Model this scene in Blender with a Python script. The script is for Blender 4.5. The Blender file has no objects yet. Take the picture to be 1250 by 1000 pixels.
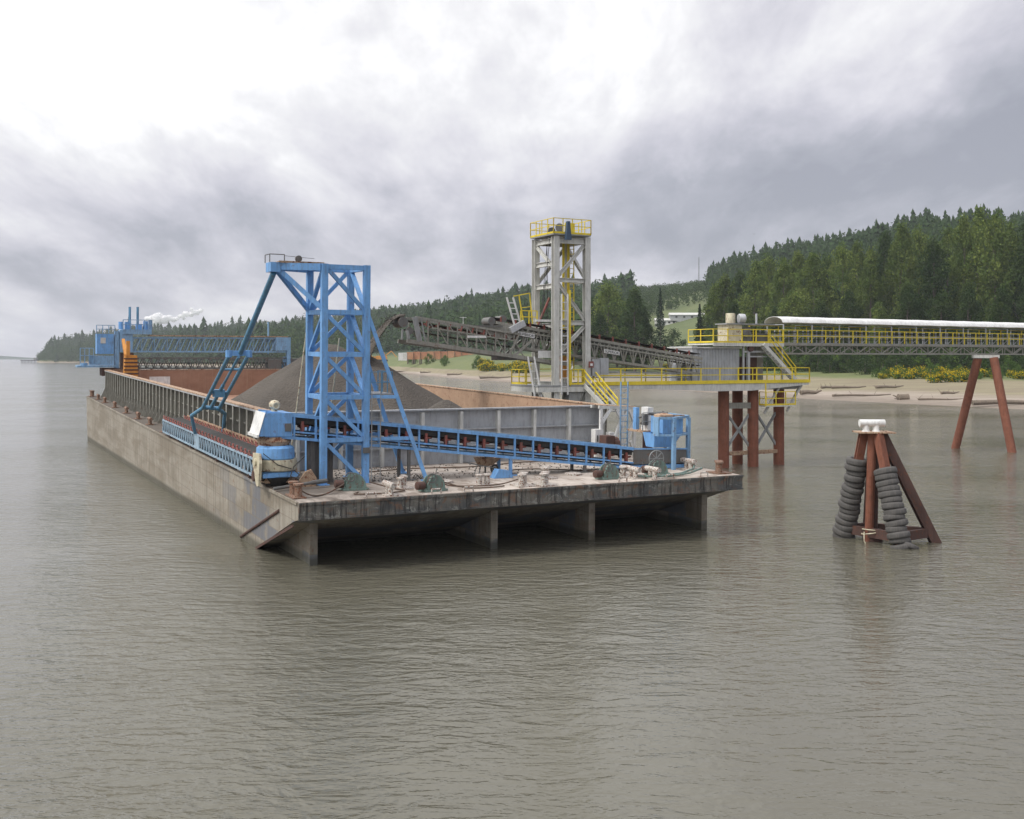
import bpy, math, random
import numpy as np
from mathutils import Matrix, Vector
random.seed(7); rng=np.random.default_rng(11)
SC=bpy.context.scene; COL=SC.collection
F=1300.0; U0=625.0; V0=437.0; H=8.6
# ------------------------------------------------------------------ frames
th=math.atan(673/1300)
E_=Vector((math.cos(th),math.sin(th),0)); DH=Vector((-math.sin(th),math.cos(th),0))
sl=1.69/80
D_=(DH*math.cos(math.atan(sl))+Vector((0,0,math.sin(math.atan(sl)))))
N_=E_.cross(D_)
def frame(o,x,y,z):
    m=Matrix.Identity(4)
    for i in range(3):
        m[i][0]=x[i];m[i][1]=y[i];m[i][2]=z[i];m[i][3]=o[i]
    return m
BF=frame((-8.368,42.004,2.881),E_,D_,N_)          # barge: a across, b along, c up from deck
SF=frame((3.06,75.0,0.0),E_,DH,Vector((0,0,1)))   # loading tower and walkway
WF=Matrix.Identity(4)
# ------------------------------------------------------------------ mesh builder
class MB:
    def __init__(s): s.v=[]; s.f=[]
    def add(s,vs,fs):
        n=len(s.v); s.v+= [tuple(p) for p in vs]; s.f+= [tuple(i+n for i in f) for f in fs]; return s
    def box(s,x0,x1,y0,y1,z0,z1):
        return s.add([(x0,y0,z0),(x1,y0,z0),(x1,y1,z0),(x0,y1,z0),(x0,y0,z1),(x1,y0,z1),(x1,y1,z1),(x0,y1,z1)],
          [(0,3,2,1),(4,5,6,7),(0,1,5,4),(1,2,6,5),(2,3,7,6),(3,0,4,7)])
    def beam(s,p,q,w,h=None,up=(0,0,1)):
        h=h or w; p=Vector(p); q=Vector(q); d=(q-p)
        if d.length<1e-6: return s
        d.normalize(); u=Vector(up)
        if abs(d.dot(u))>.98: u=Vector((0,1,0))
        x=d.cross(u).normalized(); z=x.cross(d).normalized()
        vs=[]
        for c in (p,q):
            for a,b in ((-1,-1),(1,-1),(1,1),(-1,1)): vs.append(c+x*(a*w/2)+z*(b*h/2))
        return s.add(vs,[(0,3,2,1),(4,5,6,7),(0,1,5,4),(1,2,6,5),(2,3,7,6),(3,0,4,7)])
    def ibeam(s,p,q,w,h,t=.04,up=(0,0,1)):
        p=Vector(p); q=Vector(q); d=(q-p).normalized(); u=Vector(up)
        if abs(d.dot(u))>.98: u=Vector((0,1,0))
        x=d.cross(u).normalized(); z=x.cross(d).normalized()
        o=z*(h/2-t/2)
        s.beam(p+o,q+o,w,t,up); s.beam(p-o,q-o,w,t,up); s.beam(p,q,t,h-2*t-.002,up); return s
    def tube(s,p,q,r,r2=None,n=8,cap=True):
        r2=r if r2 is None else r2
        p=Vector(p); q=Vector(q); d=(q-p).normalized(); u=Vector((0,0,1)) if abs(d.z)<.95 else Vector((0,1,0))
        x=d.cross(u).normalized(); z=x.cross(d).normalized(); vs=[]
        for c,rr in ((p,r),(q,r2)):
            for i in range(n):
                a=2*math.pi*i/n; vs.append(c+x*(rr*math.cos(a))+z*(rr*math.sin(a)))
        fs=[(i,(i+1)%n,n+(i+1)%n,n+i) for i in range(n)]
        if cap: fs+= [tuple(range(n-1,-1,-1)),tuple(range(n,2*n))]
        return s.add(vs,fs)
    def path(s,pts,r,n=6):
        for a,b in zip(pts,pts[1:]): s.tube(a,b,r,n=n)
        return s
    def lathe(s,c,prof,ax=(0,0,1),n=16):
        c=Vector(c); d=Vector(ax).normalized(); u=Vector((0,0,1)) if abs(d.z)<.95 else Vector((0,1,0))
        x=d.cross(u).normalized(); z=x.cross(d).normalized(); vs=[]
        for r,h in prof:
            for i in range(n):
                a=2*math.pi*i/n; vs.append(c+d*h+x*(r*math.cos(a))+z*(r*math.sin(a)))
        fs=[]
        for k in range(len(prof)-1):
            for i in range(n): fs.append((k*n+i,k*n+(i+1)%n,(k+1)*n+(i+1)%n,(k+1)*n+i))
        if prof[0][0]>1e-4: fs.append(tuple(range(n-1,-1,-1)))
        if prof[-1][0]>1e-4: m=(len(prof)-1)*n; fs.append(tuple(range(m,m+n)))
        return s.add(vs,fs)
    def prism(s,poly,y0,y1,axis='y'):
        n=len(poly)
        if axis=='y': vs=[(a,y0,b) for a,b in poly]+[(a,y1,b) for a,b in poly]
        elif axis=='x': vs=[(y0,a,b) for a,b in poly]+[(y1,a,b) for a,b in poly]
        else: vs=[(a,b,y0) for a,b in poly]+[(a,b,y1) for a,b in poly]
        return s.add(vs,[tuple(range(n)),tuple(range(2*n-1,n-1,-1))]+[(i,n+i,n+(i+1)%n,(i+1)%n) for i in range(n)])
    def torus(s,c,ax,R,r,n=18,m=8):
        c=Vector(c); d=Vector(ax).normalized(); u=Vector((0,0,1)) if abs(d.z)<.95 else Vector((0,1,0))
        x=d.cross(u).normalized(); z=x.cross(d).normalized(); vs=[];fs=[]
        for i in range(n):
            a=2*math.pi*i/n; rd=x*math.cos(a)+z*math.sin(a)
            for j in range(m):
                b=2*math.pi*j/m; vs.append(c+rd*(R+r*math.cos(b))+d*(r*math.sin(b)))
        for i in range(n):
            for j in range(m): fs.append((i*m+j,((i+1)%n)*m+j,((i+1)%n)*m+(j+1)%m,i*m+(j+1)%m))
        return s.add(vs,fs)
    def ladder(s,p,q,w,side,step=.3,r=.03):
        p=Vector(p);q=Vector(q);sd=Vector(side).normalized()*(w/2)
        s.beam(p-sd,q-sd,r*2);s.beam(p+sd,q+sd,r*2)
        n=max(2,int((q-p).length/step))
        for i in range(1,n):
            c=p.lerp(q,i/n); s.beam(c-sd,c+sd,r*1.2)
        return s
    def rail(s,pts,h=1.07,sp=1.5,r=.028,toe=True,closed=False):
        pts=[Vector(p) for p in pts]
        if closed: pts.append(pts[0])
        for a,b in zip(pts,pts[1:]):
            L=(b-a).length; n=max(1,round(L/sp))
            for k in (h,h*.52): s.beam(a+Vector((0,0,k)),b+Vector((0,0,k)),r*1.8)
            if toe: s.beam(a+Vector((0,0,.07)),b+Vector((0,0,.07)),.02,.13)
            for i in range(n+1):
                c=a.lerp(b,i/n); s.beam(c,c+Vector((0,0,h)),r*2.1)
        return s
    def mesh(s,name,smooth=False):
        me=bpy.data.meshes.new(name); me.from_pydata(s.v,[],s.f); me.update()
        if smooth:
            me.polygons.foreach_set('use_smooth',[True]*len(me.polygons))
        return me
def tag(o,label=None,cat=None,group=None,kind=None):
    if label: o['label']=label
    if cat: o['category']=cat
    if group: o['group']=group
    if kind: o['kind']=kind
    return o
ORG={}
def thing(name,label,cat,fr=WF,org=(0,0,0),group=None):
    o=bpy.data.objects.new(name,None); COL.objects.link(o); o.empty_display_size=.5
    o.matrix_world=fr@Matrix.Translation(org); ORG[o.name]=Vector(org)
    return tag(o,label,cat,group)
def part(name,mb,mat,par,label=None,smooth=False,root=None,kind=None):
    me=mb.mesh(name,smooth); og=ORG.get((root or par).name,Vector((0,0,0)))
    if og.length>0: me.transform(Matrix.Translation(-og))
    o=bpy.data.objects.new(name,me); COL.objects.link(o); o.parent=par; me.materials.append(mat)
    ORG[o.name]=og
    if label:o['label']=label
    if kind:o['kind']=kind
    if smooth: autosmooth(me)
    return o
def autosmooth(me):
    # sharp edges above 40 degrees
    me.update()
    import bmesh
    bm=bmesh.new(); bm.from_mesh(me)
    for e in bm.edges:
        if len(e.link_faces)!=2 or e.calc_face_angle(0)>.7: e.smooth=False
    bm.to_mesh(me); bm.free()
def solo(name,mb,mat,label,cat,fr=WF,org=(0,0,0),group=None,smooth=False,kind=None):
    me=mb.mesh(name,smooth); me.transform(Matrix.Translation(-Vector(org)))
    o=bpy.data.objects.new(name,me); COL.objects.link(o); o.matrix_world=fr@Matrix.Translation(org); me.materials.append(mat)
    if smooth: autosmooth(me)
    ORG[o.name]=Vector(org)
    return tag(o,label,cat,group,kind)
def copy_tree(o,mw=None,label=None,parent=None):
    c=o.copy(); COL.objects.link(c)
    if parent: c.parent=parent
    for ch in [k for k in list(o.children)]: copy_tree(ch,parent=c)
    if mw is not None: c.matrix_world=mw
    if label: c['label']=label
    return c
# ------------------------------------------------------------------ materials
def newmat(name):
    m=bpy.data.materials.new(name); m.use_nodes=True; nt=m.node_tree; b=nt.nodes['Principled BSDF']
    return m,nt,b
def nd(nt,t,**k):
    n=nt.nodes.new(t)
    for a,v in k.items():
        if a in n.inputs.keys(): n.inputs[a].default_value=v
        else: setattr(n,a,v)
    return n
def noise(nt,vec,scale,detail=4,rough=.6,dist=0):
    n=nt.nodes.new('ShaderNodeTexNoise'); n.inputs['Scale'].default_value=scale; n.inputs['Detail'].default_value=detail
    n.inputs['Roughness'].default_value=rough; n.inputs['Distortion'].default_value=dist
    if vec is not None: nt.links.new(vec,n.inputs['Vector'])
    return n.outputs['Fac']
def mapping(nt,vec,sc=(1,1,1),loc=(0,0,0),rot=(0,0,0)):
    m=nt.nodes.new('ShaderNodeMapping'); m.inputs['Scale'].default_value=sc; m.inputs['Location'].default_value=loc; m.inputs['Rotation'].default_value=rot
    nt.links.new(vec,m.inputs['Vector']); return m.outputs['Vector']
def ramp(nt,fac,stops):
    r=nt.nodes.new('ShaderNodeValToRGB'); cr=r.color_ramp
    while len(cr.elements)<len(stops): cr.elements.new(.5)
    for e,(p,c) in zip(cr.elements,stops):
        e.position=p; e.color=(c,c,c,1) if isinstance(c,(int,float)) else (*c,1)
    nt.links.new(fac,r.inputs['Fac']); return r.outputs['Color']
def mix(nt,fac,a,b,mode='MIX'):
    m=nt.nodes.new('ShaderNodeMix'); m.data_type='RGBA'; m.blend_type=mode
    for key,x in ((0,fac),(6,a),(7,b)):
        if isinstance(x,(int,float)): m.inputs[key].default_value=x
        elif isinstance(x,tuple): m.inputs[key].default_value=(*x,1)
        else: nt.links.new(x,m.inputs[key])
    return m.outputs[2]
def math_(nt,op,a,b=None,clamp=False):
    m=nt.nodes.new('ShaderNodeMath'); m.operation=op; m.use_clamp=clamp
    for i,x in enumerate((a,b)):
        if x is None: continue
        if isinstance(x,(int,float)): m.inputs[i].default_value=x
        else: nt.links.new(x,m.inputs[i])
    return m.outputs[0]
def bump(nt,b,h,strength=.3,dist=.02):
    n=nt.nodes.new('ShaderNodeBump'); n.inputs['Strength'].default_value=strength; n.inputs['Distance'].default_value=dist
    nt.links.new(h,n.inputs['Height']); nt.links.new(n.outputs['Normal'],b.inputs['Normal']); return n
def objc(nt): return nt.nodes.new('ShaderNodeTexCoord').outputs['Object']
RUST=(.16,.055,.025)
def paint(name,col,rust=.25,dirt=.35,rough=.55,metal=0,sc=1.0,dcol=(.09,.075,.055),streak=True):
    m,nt,b=newmat(name); oc=objc(nt)
    n1=noise(nt,oc,1.3*sc,5,.65); n2=noise(nt,mapping(nt,oc,(5*sc,5*sc,.8*sc) if streak else (3*sc,)*3),1.5,5,.65); n3=noise(nt,oc,4.5*sc,6,.7,.3)
    c=mix(nt,ramp(nt,n1,[(.3,0),(.75,1)]),tuple(x*.82 for x in col),tuple(min(1,x*1.12+.01) for x in col))
    d=ramp(nt,n2,[(.46,0),(.68,1)]); c=mix(nt,math_(nt,'MULTIPLY',d,dirt),c,dcol)
    lo=.63-.20*rust
    r=ramp(nt,n3,[(lo,0),(min(.99,lo+.05),1)]); c=mix(nt,math_(nt,'MULTIPLY',r,min(1,rust*2.2)),c,RUST)
    nt.links.new(c,b.inputs['Base Color']); b.inputs['Metallic'].default_value=metal
    nt.links.new(ramp(nt,n3,[(.3,rough-.08),(.8,min(1,rough+.25))]),b.inputs['Roughness'])
    bump(nt,b,n3,.25,.015); return m
M={}
M['blue']=paint('sky_blue_paint',(.15,.35,.66),.16,.34)
M['blue2']=paint('faded_blue_paint',(.20,.37,.57),.22,.45)
M['pale']=paint('pale_blue_grey_paint',(.30,.42,.52),.25,.4)
M['teal']=paint('teal_blue_paint',(.10,.27,.43),.2,.4)
M['navy']=paint('dark_blue_paint',(.035,.075,.13),.15,.3)
M['green']=paint('green_machine_paint',(.15,.235,.205),.35,.6)
M['cream']=paint('cream_paint',(.55,.50,.36),.35,.4)
M['white']=paint('white_paint',(.72,.72,.70),.12,.25)
M['lgrey']=paint('light_grey_steel',(.58,.58,.545),.06,.3)
M['grey']=paint('grey_steel',(.27,.28,.28),.15,.35)
M['panel']=paint('grey_panel_paint',(.38,.395,.41),.12,.3)
M['dgrey']=paint('dark_grey_steel',(.12,.12,.115),.25,.4)
M['olive']=paint('weathered_grey_steel',(.27,.265,.23),.2,.4)
M['yellow']=paint('safety_yellow_paint',(.72,.56,.03),.05,.15)
M['orange']=paint('orange_paint',(.60,.26,.04),.1,.2)
M['redpaint']=paint('dull_red_paint',(.23,.062,.05),.3,.8)
M['rust']=paint('rusty_pile_steel',(.215,.075,.042),.3,.4,.8,dcol=(.05,.03,.022))
M['rustd']=paint('dark_rusty_steel',(.085,.042,.032),.3,.5,.8,dcol=(.03,.022,.018))
M['tanrust']=paint('tan_rust_steel',(.42,.29,.19),.5,.4,.8)
M['bitt']=paint('worn_white_bitt_paint',(.55,.52,.47),.55,.5,.7,sc=3)
M['rbitt']=paint('rusty_bitt_steel',(.23,.15,.105),.6,.5,.8,sc=3)
M['tin']=paint('galvanised_steel',(.50,.51,.52),.02,.2,.4,.4)
M['rubber']=paint('worn_black_rubber',(.082,.078,.074),.02,.5,.9,dcol=(.15,.135,.12),sc=2)
M['belt']=paint('black_conveyor_belt',(.022,.021,.02),.0,.4,.8,dcol=(.07,.06,.05))
M['cable']=paint('brown_steel_cable',(.10,.065,.045),.3,.3,.8)
M['wood']=paint('weathered_driftwood',(.20,.16,.12),.0,.5,.9,dcol=(.07,.06,.05))
M['black']=paint('black_grime',(.03,.03,.03),.0,.3,.8)
def mat_hull():
    m,nt,b=newmat('weathered_barge_hull'); oc=objc(nt)
    n1=noise(nt,mapping(nt,oc,(.4,.08,.35)),2.2,6,.6,.4); n2=noise(nt,mapping(nt,oc,(2.2,2.2,.16)),1.4,6,.7); n3=noise(nt,oc,.55,5,.6); n4=noise(nt,oc,3.2,7,.75,.5)
    c=mix(nt,ramp(nt,n1,[(.40,0),(.58,1)]),(.225,.195,.15),(.32,.29,.24))
    c=mix(nt,ramp(nt,n2,[(.46,0),(.64,.6)]),c,(.13,.11,.085))
    c=mix(nt,ramp(nt,n4,[(.575,0),(.62,.6)]),c,(.19,.10,.06))
    # grey blue repaint patches
    sp=nt.nodes.new('ShaderNodeSeparateXYZ'); nt.links.new(oc,sp.inputs[0])
    near=ramp(nt,math_(nt,'DIVIDE',sp.outputs[1],24.0),[(0,1),(.35,.9),(.75,0)])
    br=nd(nt,'ShaderNodeTexBrick'); nt.links.new(mapping(nt,oc,(0,1,1),rot=(0,0,0)),br.inputs['Vector'])
    mp=nt.nodes.new('ShaderNodeCombineXYZ'); nt.links.new(sp.outputs[1],mp.inputs[0]); nt.links.new(sp.outputs[2],mp.inputs[1]); nt.links.new(mp.outputs[0],br.inputs['Vector'])
    br.inputs['Scale'].default_value=1.0; br.inputs['Brick Width'].default_value=3.1; br.inputs['Row Height'].default_value=.82; br.inputs['Mortar Size'].default_value=.018
    br.inputs['Color1'].default_value=(0,0,0,1); br.inputs['Color2'].default_value=(1,1,1,1); br.inputs['Mortar'].default_value=(.4,.4,.4,1); br.inputs['Bias'].default_value=-.1
    pf=math_(nt,'MULTIPLY',ramp(nt,br.outputs['Color'],[(.5,0),(.6,1)]),near)
    pf=math_(nt,'MULTIPLY',pf,ramp(nt,n3,[(.40,0),(.50,.95)]))
    c=mix(nt,pf,c,(.145,.15,.165))
    c=mix(nt,math_(nt,'MULTIPLY',br.outputs['Fac'],.45),c,(.13,.10,.075))
    wl=ramp(nt,math_(nt,'ADD',math_(nt,'ADD',sp.outputs[2],math_(nt,'MULTIPLY',sp.outputs[1],.0211)),math_(nt,'MULTIPLY',n3,.3)),[(0,0),(1,1)])
    # damp weedy band just above the river surface
    lvl=math_(nt,'ADD',math_(nt,'ADD',sp.outputs[2],math_(nt,'MULTIPLY',sp.outputs[1],.0211)),2.881)
    wet=ramp(nt,math_(nt,'ADD',lvl,math_(nt,'MULTIPLY',n2,.35)),[(.0,1),(.42,.9),(.62,0)])
    c=mix(nt,math_(nt,'MULTIPLY',wet,.8),c,(.05,.05,.032))
    nt.links.new(c,b.inputs['Base Color']); b.inputs['Roughness'].default_value=.75
    w=nd(nt,'ShaderNodeTexWave'); w.inputs['Scale'].default_value=.55; w.inputs['Distortion'].default_value=1.0; w.bands_direction='Y'; nt.links.new(oc,w.inputs['Vector'])
    bump(nt,b,mix(nt,.6,w.outputs['Fac'],n3),.5,.05); return m
def mat_fascia():
    m,nt,b=newmat('stained_dark_fascia'); oc=objc(nt)
    n1=noise(nt,mapping(nt,oc,(.35,.3,.5)),1.6,5,.6); n2=noise(nt,mapping(nt,oc,(4,1,.25)),1.5,6,.7); n3=noise(nt,mapping(nt,oc,(1.2,1,2)),1.3,7,.75,.8)
    c=mix(nt,ramp(nt,n1,[(.42,0),(.56,1)]),(.075,.08,.08),(.15,.14,.12))
    c=mix(nt,ramp(nt,n3,[(.55,0),(.60,.7)]),c,(.17,.09,.052))
    c=mix(nt,ramp(nt,n3,[(.41,.75),(.45,0)]),c,(.28,.28,.25))
    c=mix(nt,ramp(nt,n2,[(.50,0),(.60,.9)]),c,(.03,.028,.026))
    nt.links.new(c,b.inputs['Base Color']); b.inputs['Roughness'].default_value=.75; bump(nt,b,n3,.4,.03); return m
def mat_deck():
    m,nt,b=newmat('worn_barge_deck'); oc=objc(nt)
    n1=noise(nt,oc,.35,5,.6,.6); n2=noise(nt,mapping(nt,oc,(1,.5,1)),1.1,7,.7,.8); n3=noise(nt,oc,6,4,.7)
    c=mix(nt,ramp(nt,n1,[(.35,0),(.65,1)]),(.33,.28,.235),(.55,.49,.43))
    c=mix(nt,ramp(nt,n2,[(.51,0),(.60,.7)]),c,(.19,.14,.105))
    sp=nt.nodes.new('ShaderNodeSeparateXYZ'); nt.links.new(oc,sp.inputs[0])
    left=ramp(nt,math_(nt,'DIVIDE',sp.outputs[0],10.0),[(0,1),(.18,.9),(.62,.12)])
    # gravel dust spilled round the chute
    sp2=math_(nt,'MULTIPLY',left,ramp(nt,math_(nt,'ADD',math_(nt,'DIVIDE',sp.outputs[1],30.0),math_(nt,'MULTIPLY',n2,.35)),[(.12,.0),(.24,1)]))
    c=mix(nt,math_(nt,'MULTIPLY',sp2,.92),c,(.062,.049,.037))
    br=nd(nt,'ShaderNodeTexBrick'); nt.links.new(oc,br.inputs['Vector']); br.inputs['Scale'].default_value=1; br.inputs['Brick Width'].default_value=6; br.inputs['Row Height'].default_value=2.4; br.inputs['Mortar Size'].default_value=.02
    c=mix(nt,math_(nt,'MULTIPLY',br.outputs['Fac'],.85),c,(.12,.08,.055))
    nt.links.new(c,b.inputs['Base Color']); b.inputs['Roughness'].default_value=.85; bump(nt,b,mix(nt,.4,n2,n3),.35,.02); return m
def mat_hold():
    m,nt,b=newmat('rusty_brown_hold_plate'); oc=objc(nt)
    n1=noise(nt,mapping(nt,oc,(.25,.25,.4)),1.5,5,.6); n2=noise(nt,mapping(nt,oc,(2.5,2.5,.2)),1.4,6,.7); n3=noise(nt,oc,2.3,6,.7,.5)
    c=mix(nt,ramp(nt,n1,[(.35,0),(.65,1)]),(.235,.125,.08),(.32,.185,.125))
    c=mix(nt,ramp(nt,n2,[(.52,0),(.75,.55)]),c,(.38,.26,.185)); c=mix(nt,ramp(nt,n3,[(.62,0),(.72,.5)]),c,(.14,.08,.055))
    nt.links.new(c,b.inputs['Base Color']); b.inputs['Roughness'].default_value=.85; bump(nt,b,n3,.3,.02); return m
def mat_gravel(name='dark_gravel',c0=(.036,.031,.026),c1=(.084,.072,.059)):
    m,nt,b=newmat(name); oc=objc(nt)
    n1=noise(nt,oc,9,8,.8); n2=noise(nt,mapping(nt,oc,(1,1,.3)),.5,5,.6,.4); v=nd(nt,'ShaderNodeTexVoronoi'); v.inputs['Scale'].default_value=7; nt.links.new(oc,v.inputs['Vector'])
    c=mix(nt,ramp(nt,n1,[(.3,0),(.7,1)]),c0,c1); c=mix(nt,ramp(nt,n2,[(.35,0),(.7,.6)]),c,tuple(x*1.35 for x in c1))
    nt.links.new(c,b.inputs['Base Color']); b.inputs['Roughness'].default_value=.95
    bump(nt,b,v.outputs['Distance'],.7,.09); return m
M['hull']=mat_hull(); M['fascia']=mat_fascia(); M['deck']=mat_deck(); M['hold']=mat_hold(); M['gravel']=mat_gravel(); M['hold2']=paint('tan_hold_plate',(.40,.265,.175),.25,.4,.85,dcol=(.25,.15,.10))
def mat_leaf(name,c0,c1,trans=.25,attr=True):
    m,nt,b=newmat(name)
    nt.nodes.remove(b); out=nt.nodes['Material Output']
    oc=objc(nt); n=noise(nt,oc,.35,3,.6); n2=noise(nt,oc,3,2,.5)
    c=mix(nt,ramp(nt,n,[(.3,0),(.7,1)]),c0,c1)
    oi=nt.nodes.new('ShaderNodeObjectInfo'); 
    if attr:
        at=nt.nodes.new('ShaderNodeAttribute'); at.attribute_name='tint'; f=at.outputs['Fac']
        c=mix(nt,f,c,mix(nt,.5,c1,(c1[0]*1.9,c1[1]*1.5,c1[2]*1.1)))
        c=mix(nt,math_(nt,'MULTIPLY',oi.outputs['Random'],.35),c,tuple(x*.6 for x in c0))
    d=nt.nodes.new('ShaderNodeBsdfDiffuse'); t=nt.nodes.new('ShaderNodeBsdfTranslucent'); nt.links.new(c,d.inputs[0]); nt.links.new(c,t.inputs[0])
    ms=nt.nodes.new('ShaderNodeMixShader'); ms.inputs[0].default_value=trans
    nt.links.new(d.outputs[0],ms.inputs[1]); nt.links.new(t.outputs[0],ms.inputs[2]); nt.links.new(ms.outputs[0],out.inputs['Surface']); return m
M['leafA']=mat_leaf('cottonwood_leaves',(.058,.095,.028),(.14,.20,.058))
M['leafB']=mat_leaf('dark_leaves',(.028,.055,.022),(.06,.10,.035))
M['needle']=mat_leaf('conifer_needles',(.022,.045,.024),(.045,.08,.038))
M['shrub']=mat_leaf('shrub_leaves',(.05,.10,.025),(.11,.19,.05))
M['forest']=mat_leaf('mixed_forest_leaves',(.032,.062,.028),(.06,.10,.038))
M['broom']=mat_leaf('yellow_broom_flowers',(.40,.30,.015),(.62,.47,.02),attr=False)
M['bark']=paint('grey_brown_bark',(.12,.10,.08),.0,.5,.95)
# ------------------------------------------------------------------ world, sun, camera
w=bpy.data.worlds.new("World"); SC.world=w; w.use_nodes=True; nt=w.node_tree
for n in list(nt.nodes): nt.nodes.remove(n)
out=nt.nodes.new('ShaderNodeOutputWorld')
SUN_EL=math.radians(48); SUN_AZ=math.radians(-115)
sky=nt.nodes.new('ShaderNodeTexSky'); sky.sky_type='NISHITA'; sky.sun_disc=False; sky.sun_elevation=SUN_EL; sky.sun_rotation=SUN_AZ
bg1=nt.nodes.new('ShaderNodeBackground'); bg1.inputs[1].default_value=.08; nt.links.new(sky.outputs[0],bg1.inputs[0])
tc=nt.nodes.new('ShaderNodeTexCoord').outputs['Generated']; sp=nt.nodes.new('ShaderNodeSeparateXYZ'); nt.links.new(tc,sp.inputs[0])
X,Y,Z=sp.outputs
zz=math_(nt,'ADD',math_(nt,'MAXIMUM',Z,0.0),.26)
cb=nt.nodes.new('ShaderNodeCombineXYZ'); nt.links.new(math_(nt,'DIVIDE',X,zz),cb.inputs[0]); nt.links.new(math_(nt,'DIVIDE',Y,zz),cb.inputs[1])
n1=noise(nt,mapping(nt,cb.outputs[0],(2.7,1.25,1),(3.1,1.7,0)),1.0,9,.55,.35); n2=noise(nt,mapping(nt,cb.outputs[0],(3.4,1.6,1),(0.4,4.0,2)),2.1,8,.62,.2)
cl=math_(nt,'ADD',math_(nt,'MULTIPLY',n1,.68),math_(nt,'MULTIPLY',n2,.32))
el=ramp(nt,Z,[(0,.50),(.025,.66),(.06,.52),(.11,.26),(.16,.38),(.21,.70),(.26,.95),(.33,1.05),(.6,.9),(1,.8)])
side=math_(nt,'MULTIPLY',X,-1.0)
f=math_(nt,'ADD',math_(nt,'ADD',math_(nt,'MULTIPLY',math_(nt,'SUBTRACT',cl,.5),2.5),el),math_(nt,'MULTIPLY',side,ramp(nt,Z,[(.08,0),(.16,1)])),True)
cc=ramp(nt,f,[(0,(.265,.272,.315)),(.22,(.33,.335,.38)),(.45,(.455,.45,.50)),(.65,(.575,.565,.605)),(.85,(.69,.685,.70)),(1,(.81,.805,.81))])
zen=ramp(nt,Z,[(.34,1/1.9),(.75,1)])
cc=mix(nt,1.0,cc,mix(nt,1.0,(1.9,1.9,1.9),zen,'MULTIPLY'),'MULTIPLY')
bg2=nt.nodes.new('ShaderNodeBackground'); bg2.inputs[1].default_value=1.0; nt.links.new(cc,bg2.inputs[0])
mx=nt.nodes.new('ShaderNodeMixShader'); mx.inputs[0].default_value=.93; nt.links.new(bg1.outputs[0],mx.inputs[1]); nt.links.new(bg2.outputs[0],mx.inputs[2]); nt.links.new(mx.outputs[0],out.inputs[0])
sd=bpy.data.lights.new('sun','SUN'); sd.energy=1.5; sd.angle=math.radians(11); sd.color=(1,.96,.9); so=bpy.data.objects.new('sun',sd); COL.objects.link(so)
sv=Vector((math.sin(SUN_AZ)*math.cos(SUN_EL),math.cos(SUN_AZ)*math.cos(SUN_EL),math.sin(SUN_EL)))
so.rotation_euler=(-sv).to_track_quat('-Z','Y').to_euler()
cd=bpy.data.cameras.new('camera'); cam=bpy.data.objects.new('camera',cd); COL.objects.link(cam); SC.camera=cam
cam.location=(0,0,H); cam.rotation_euler=(math.pi/2,0,0); cd.sensor_width=36; cd.lens=36*F/1250; cd.shift_y=-63/1250; cd.clip_start=.5; cd.clip_end=30000
SC.view_settings.view_transform='Standard'; SC.view_settings.look='None'; SC.view_settings.exposure=.5; SC.view_settings.gamma=1
# ------------------------------------------------------------------ terrain
us=np.array([-900,-100,38,50,110,200,300,400,479,544,632,820,1000,1250,1600,2200],float)
vs=np.array([440.5,441.5,442.6,443,443.6,446,449,452,454.5,461,467.5,476,488,500,512,525],float)
def Zs(u): return 1300*H/(np.interp(u,us,vs)-437)
ru=[-900,-100,44,58,80,130,340,400,450,550,640,720,780,860,900,960,1050,1130,1250,1600,2200]
rz=[-3,-3,-3,14,25,31,37,46,54,66,70,76,88,80,86,91,94,101,94,92,90]
rd=[2600,2600,2500,2400,2300,2150,1900,1750,1600,1600,1500,1400,1350,1120,1050,1000,900,850,800,760,700]
def sstep(t): t=np.clip(t,0,1); return t*t*(3-2*t)
def vnoise(x,y,s,seed=0):
    return (np.sin(x/s+1.3*seed)+np.sin(y/s*1.31+2.1+seed)+np.sin((x+y)/s*.73+seed*2.2)+np.sin((x-1.7*y)/s*.51+.6))/4
def ground(u,Zv):
    u=np.asarray(u,float); Zv=np.asarray(Zv,float); s=Zs(u); Dd=Zv-s
    flat=np.interp(Dd,[-300,-60,0,15,60,110,200],[-9,-4,0,.8,2.0,4.3,6.0])
    scal=np.where(Dd>40,np.interp(u,[380,479,620,700,900],[.9,1.55,1.55,1.15,1.]),.9); flat=np.where(Dd>0,flat*scal,flat)
    zr=np.interp(u,ru,rz); Zr=np.interp(u,ru,rd)
    t=(Zv-(s+120))/(Zr-(s+120)); hill=(zr-flat)*np.where(t<1,sstep(np.clip(t,0,1)**.9),np.clip(1-(t-1)*.5,0,1))
    x=(u-625)/1300*Zv
    bump_=vnoise(x,Zv,60,1)*np.clip((Dd-120)/200,0,1)*3.5*np.where((u>430)&(u<660)&(Dd<260),.0,1)+vnoise(x,Zv,11,2)*.18*np.clip(Dd/30,0,1)
    return np.where(zr>-1,flat+np.where(Dd>120,hill,0)+bump_,-4)
def gp(u,Zv):  # world point on the ground
    return Vector(((u-625)/1300*Zv,Zv,float(ground(u,Zv))))
uc=np.concatenate([np.linspace(-900,0,20),np.linspace(10,1400,180),np.linspace(1420,2200,30)])
dr=np.concatenate([[-300,-120,-50,-20,-8],np.linspace(0,120,26),130*1.1**np.arange(0,30)])
V=[];Fc=[]
for i,u in enumerate(uc):
    z=Zs(u)+dr; g=ground(u,z); x=(u-625)/1300*z
    V+=list(zip(x,z,g))
nr=len(dr)
for i in range(len(uc)-1):
    for j in range(nr-1): Fc.append((i*nr+j,(i+1)*nr+j,(i+1)*nr+j+1,i*nr+j+1))
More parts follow.
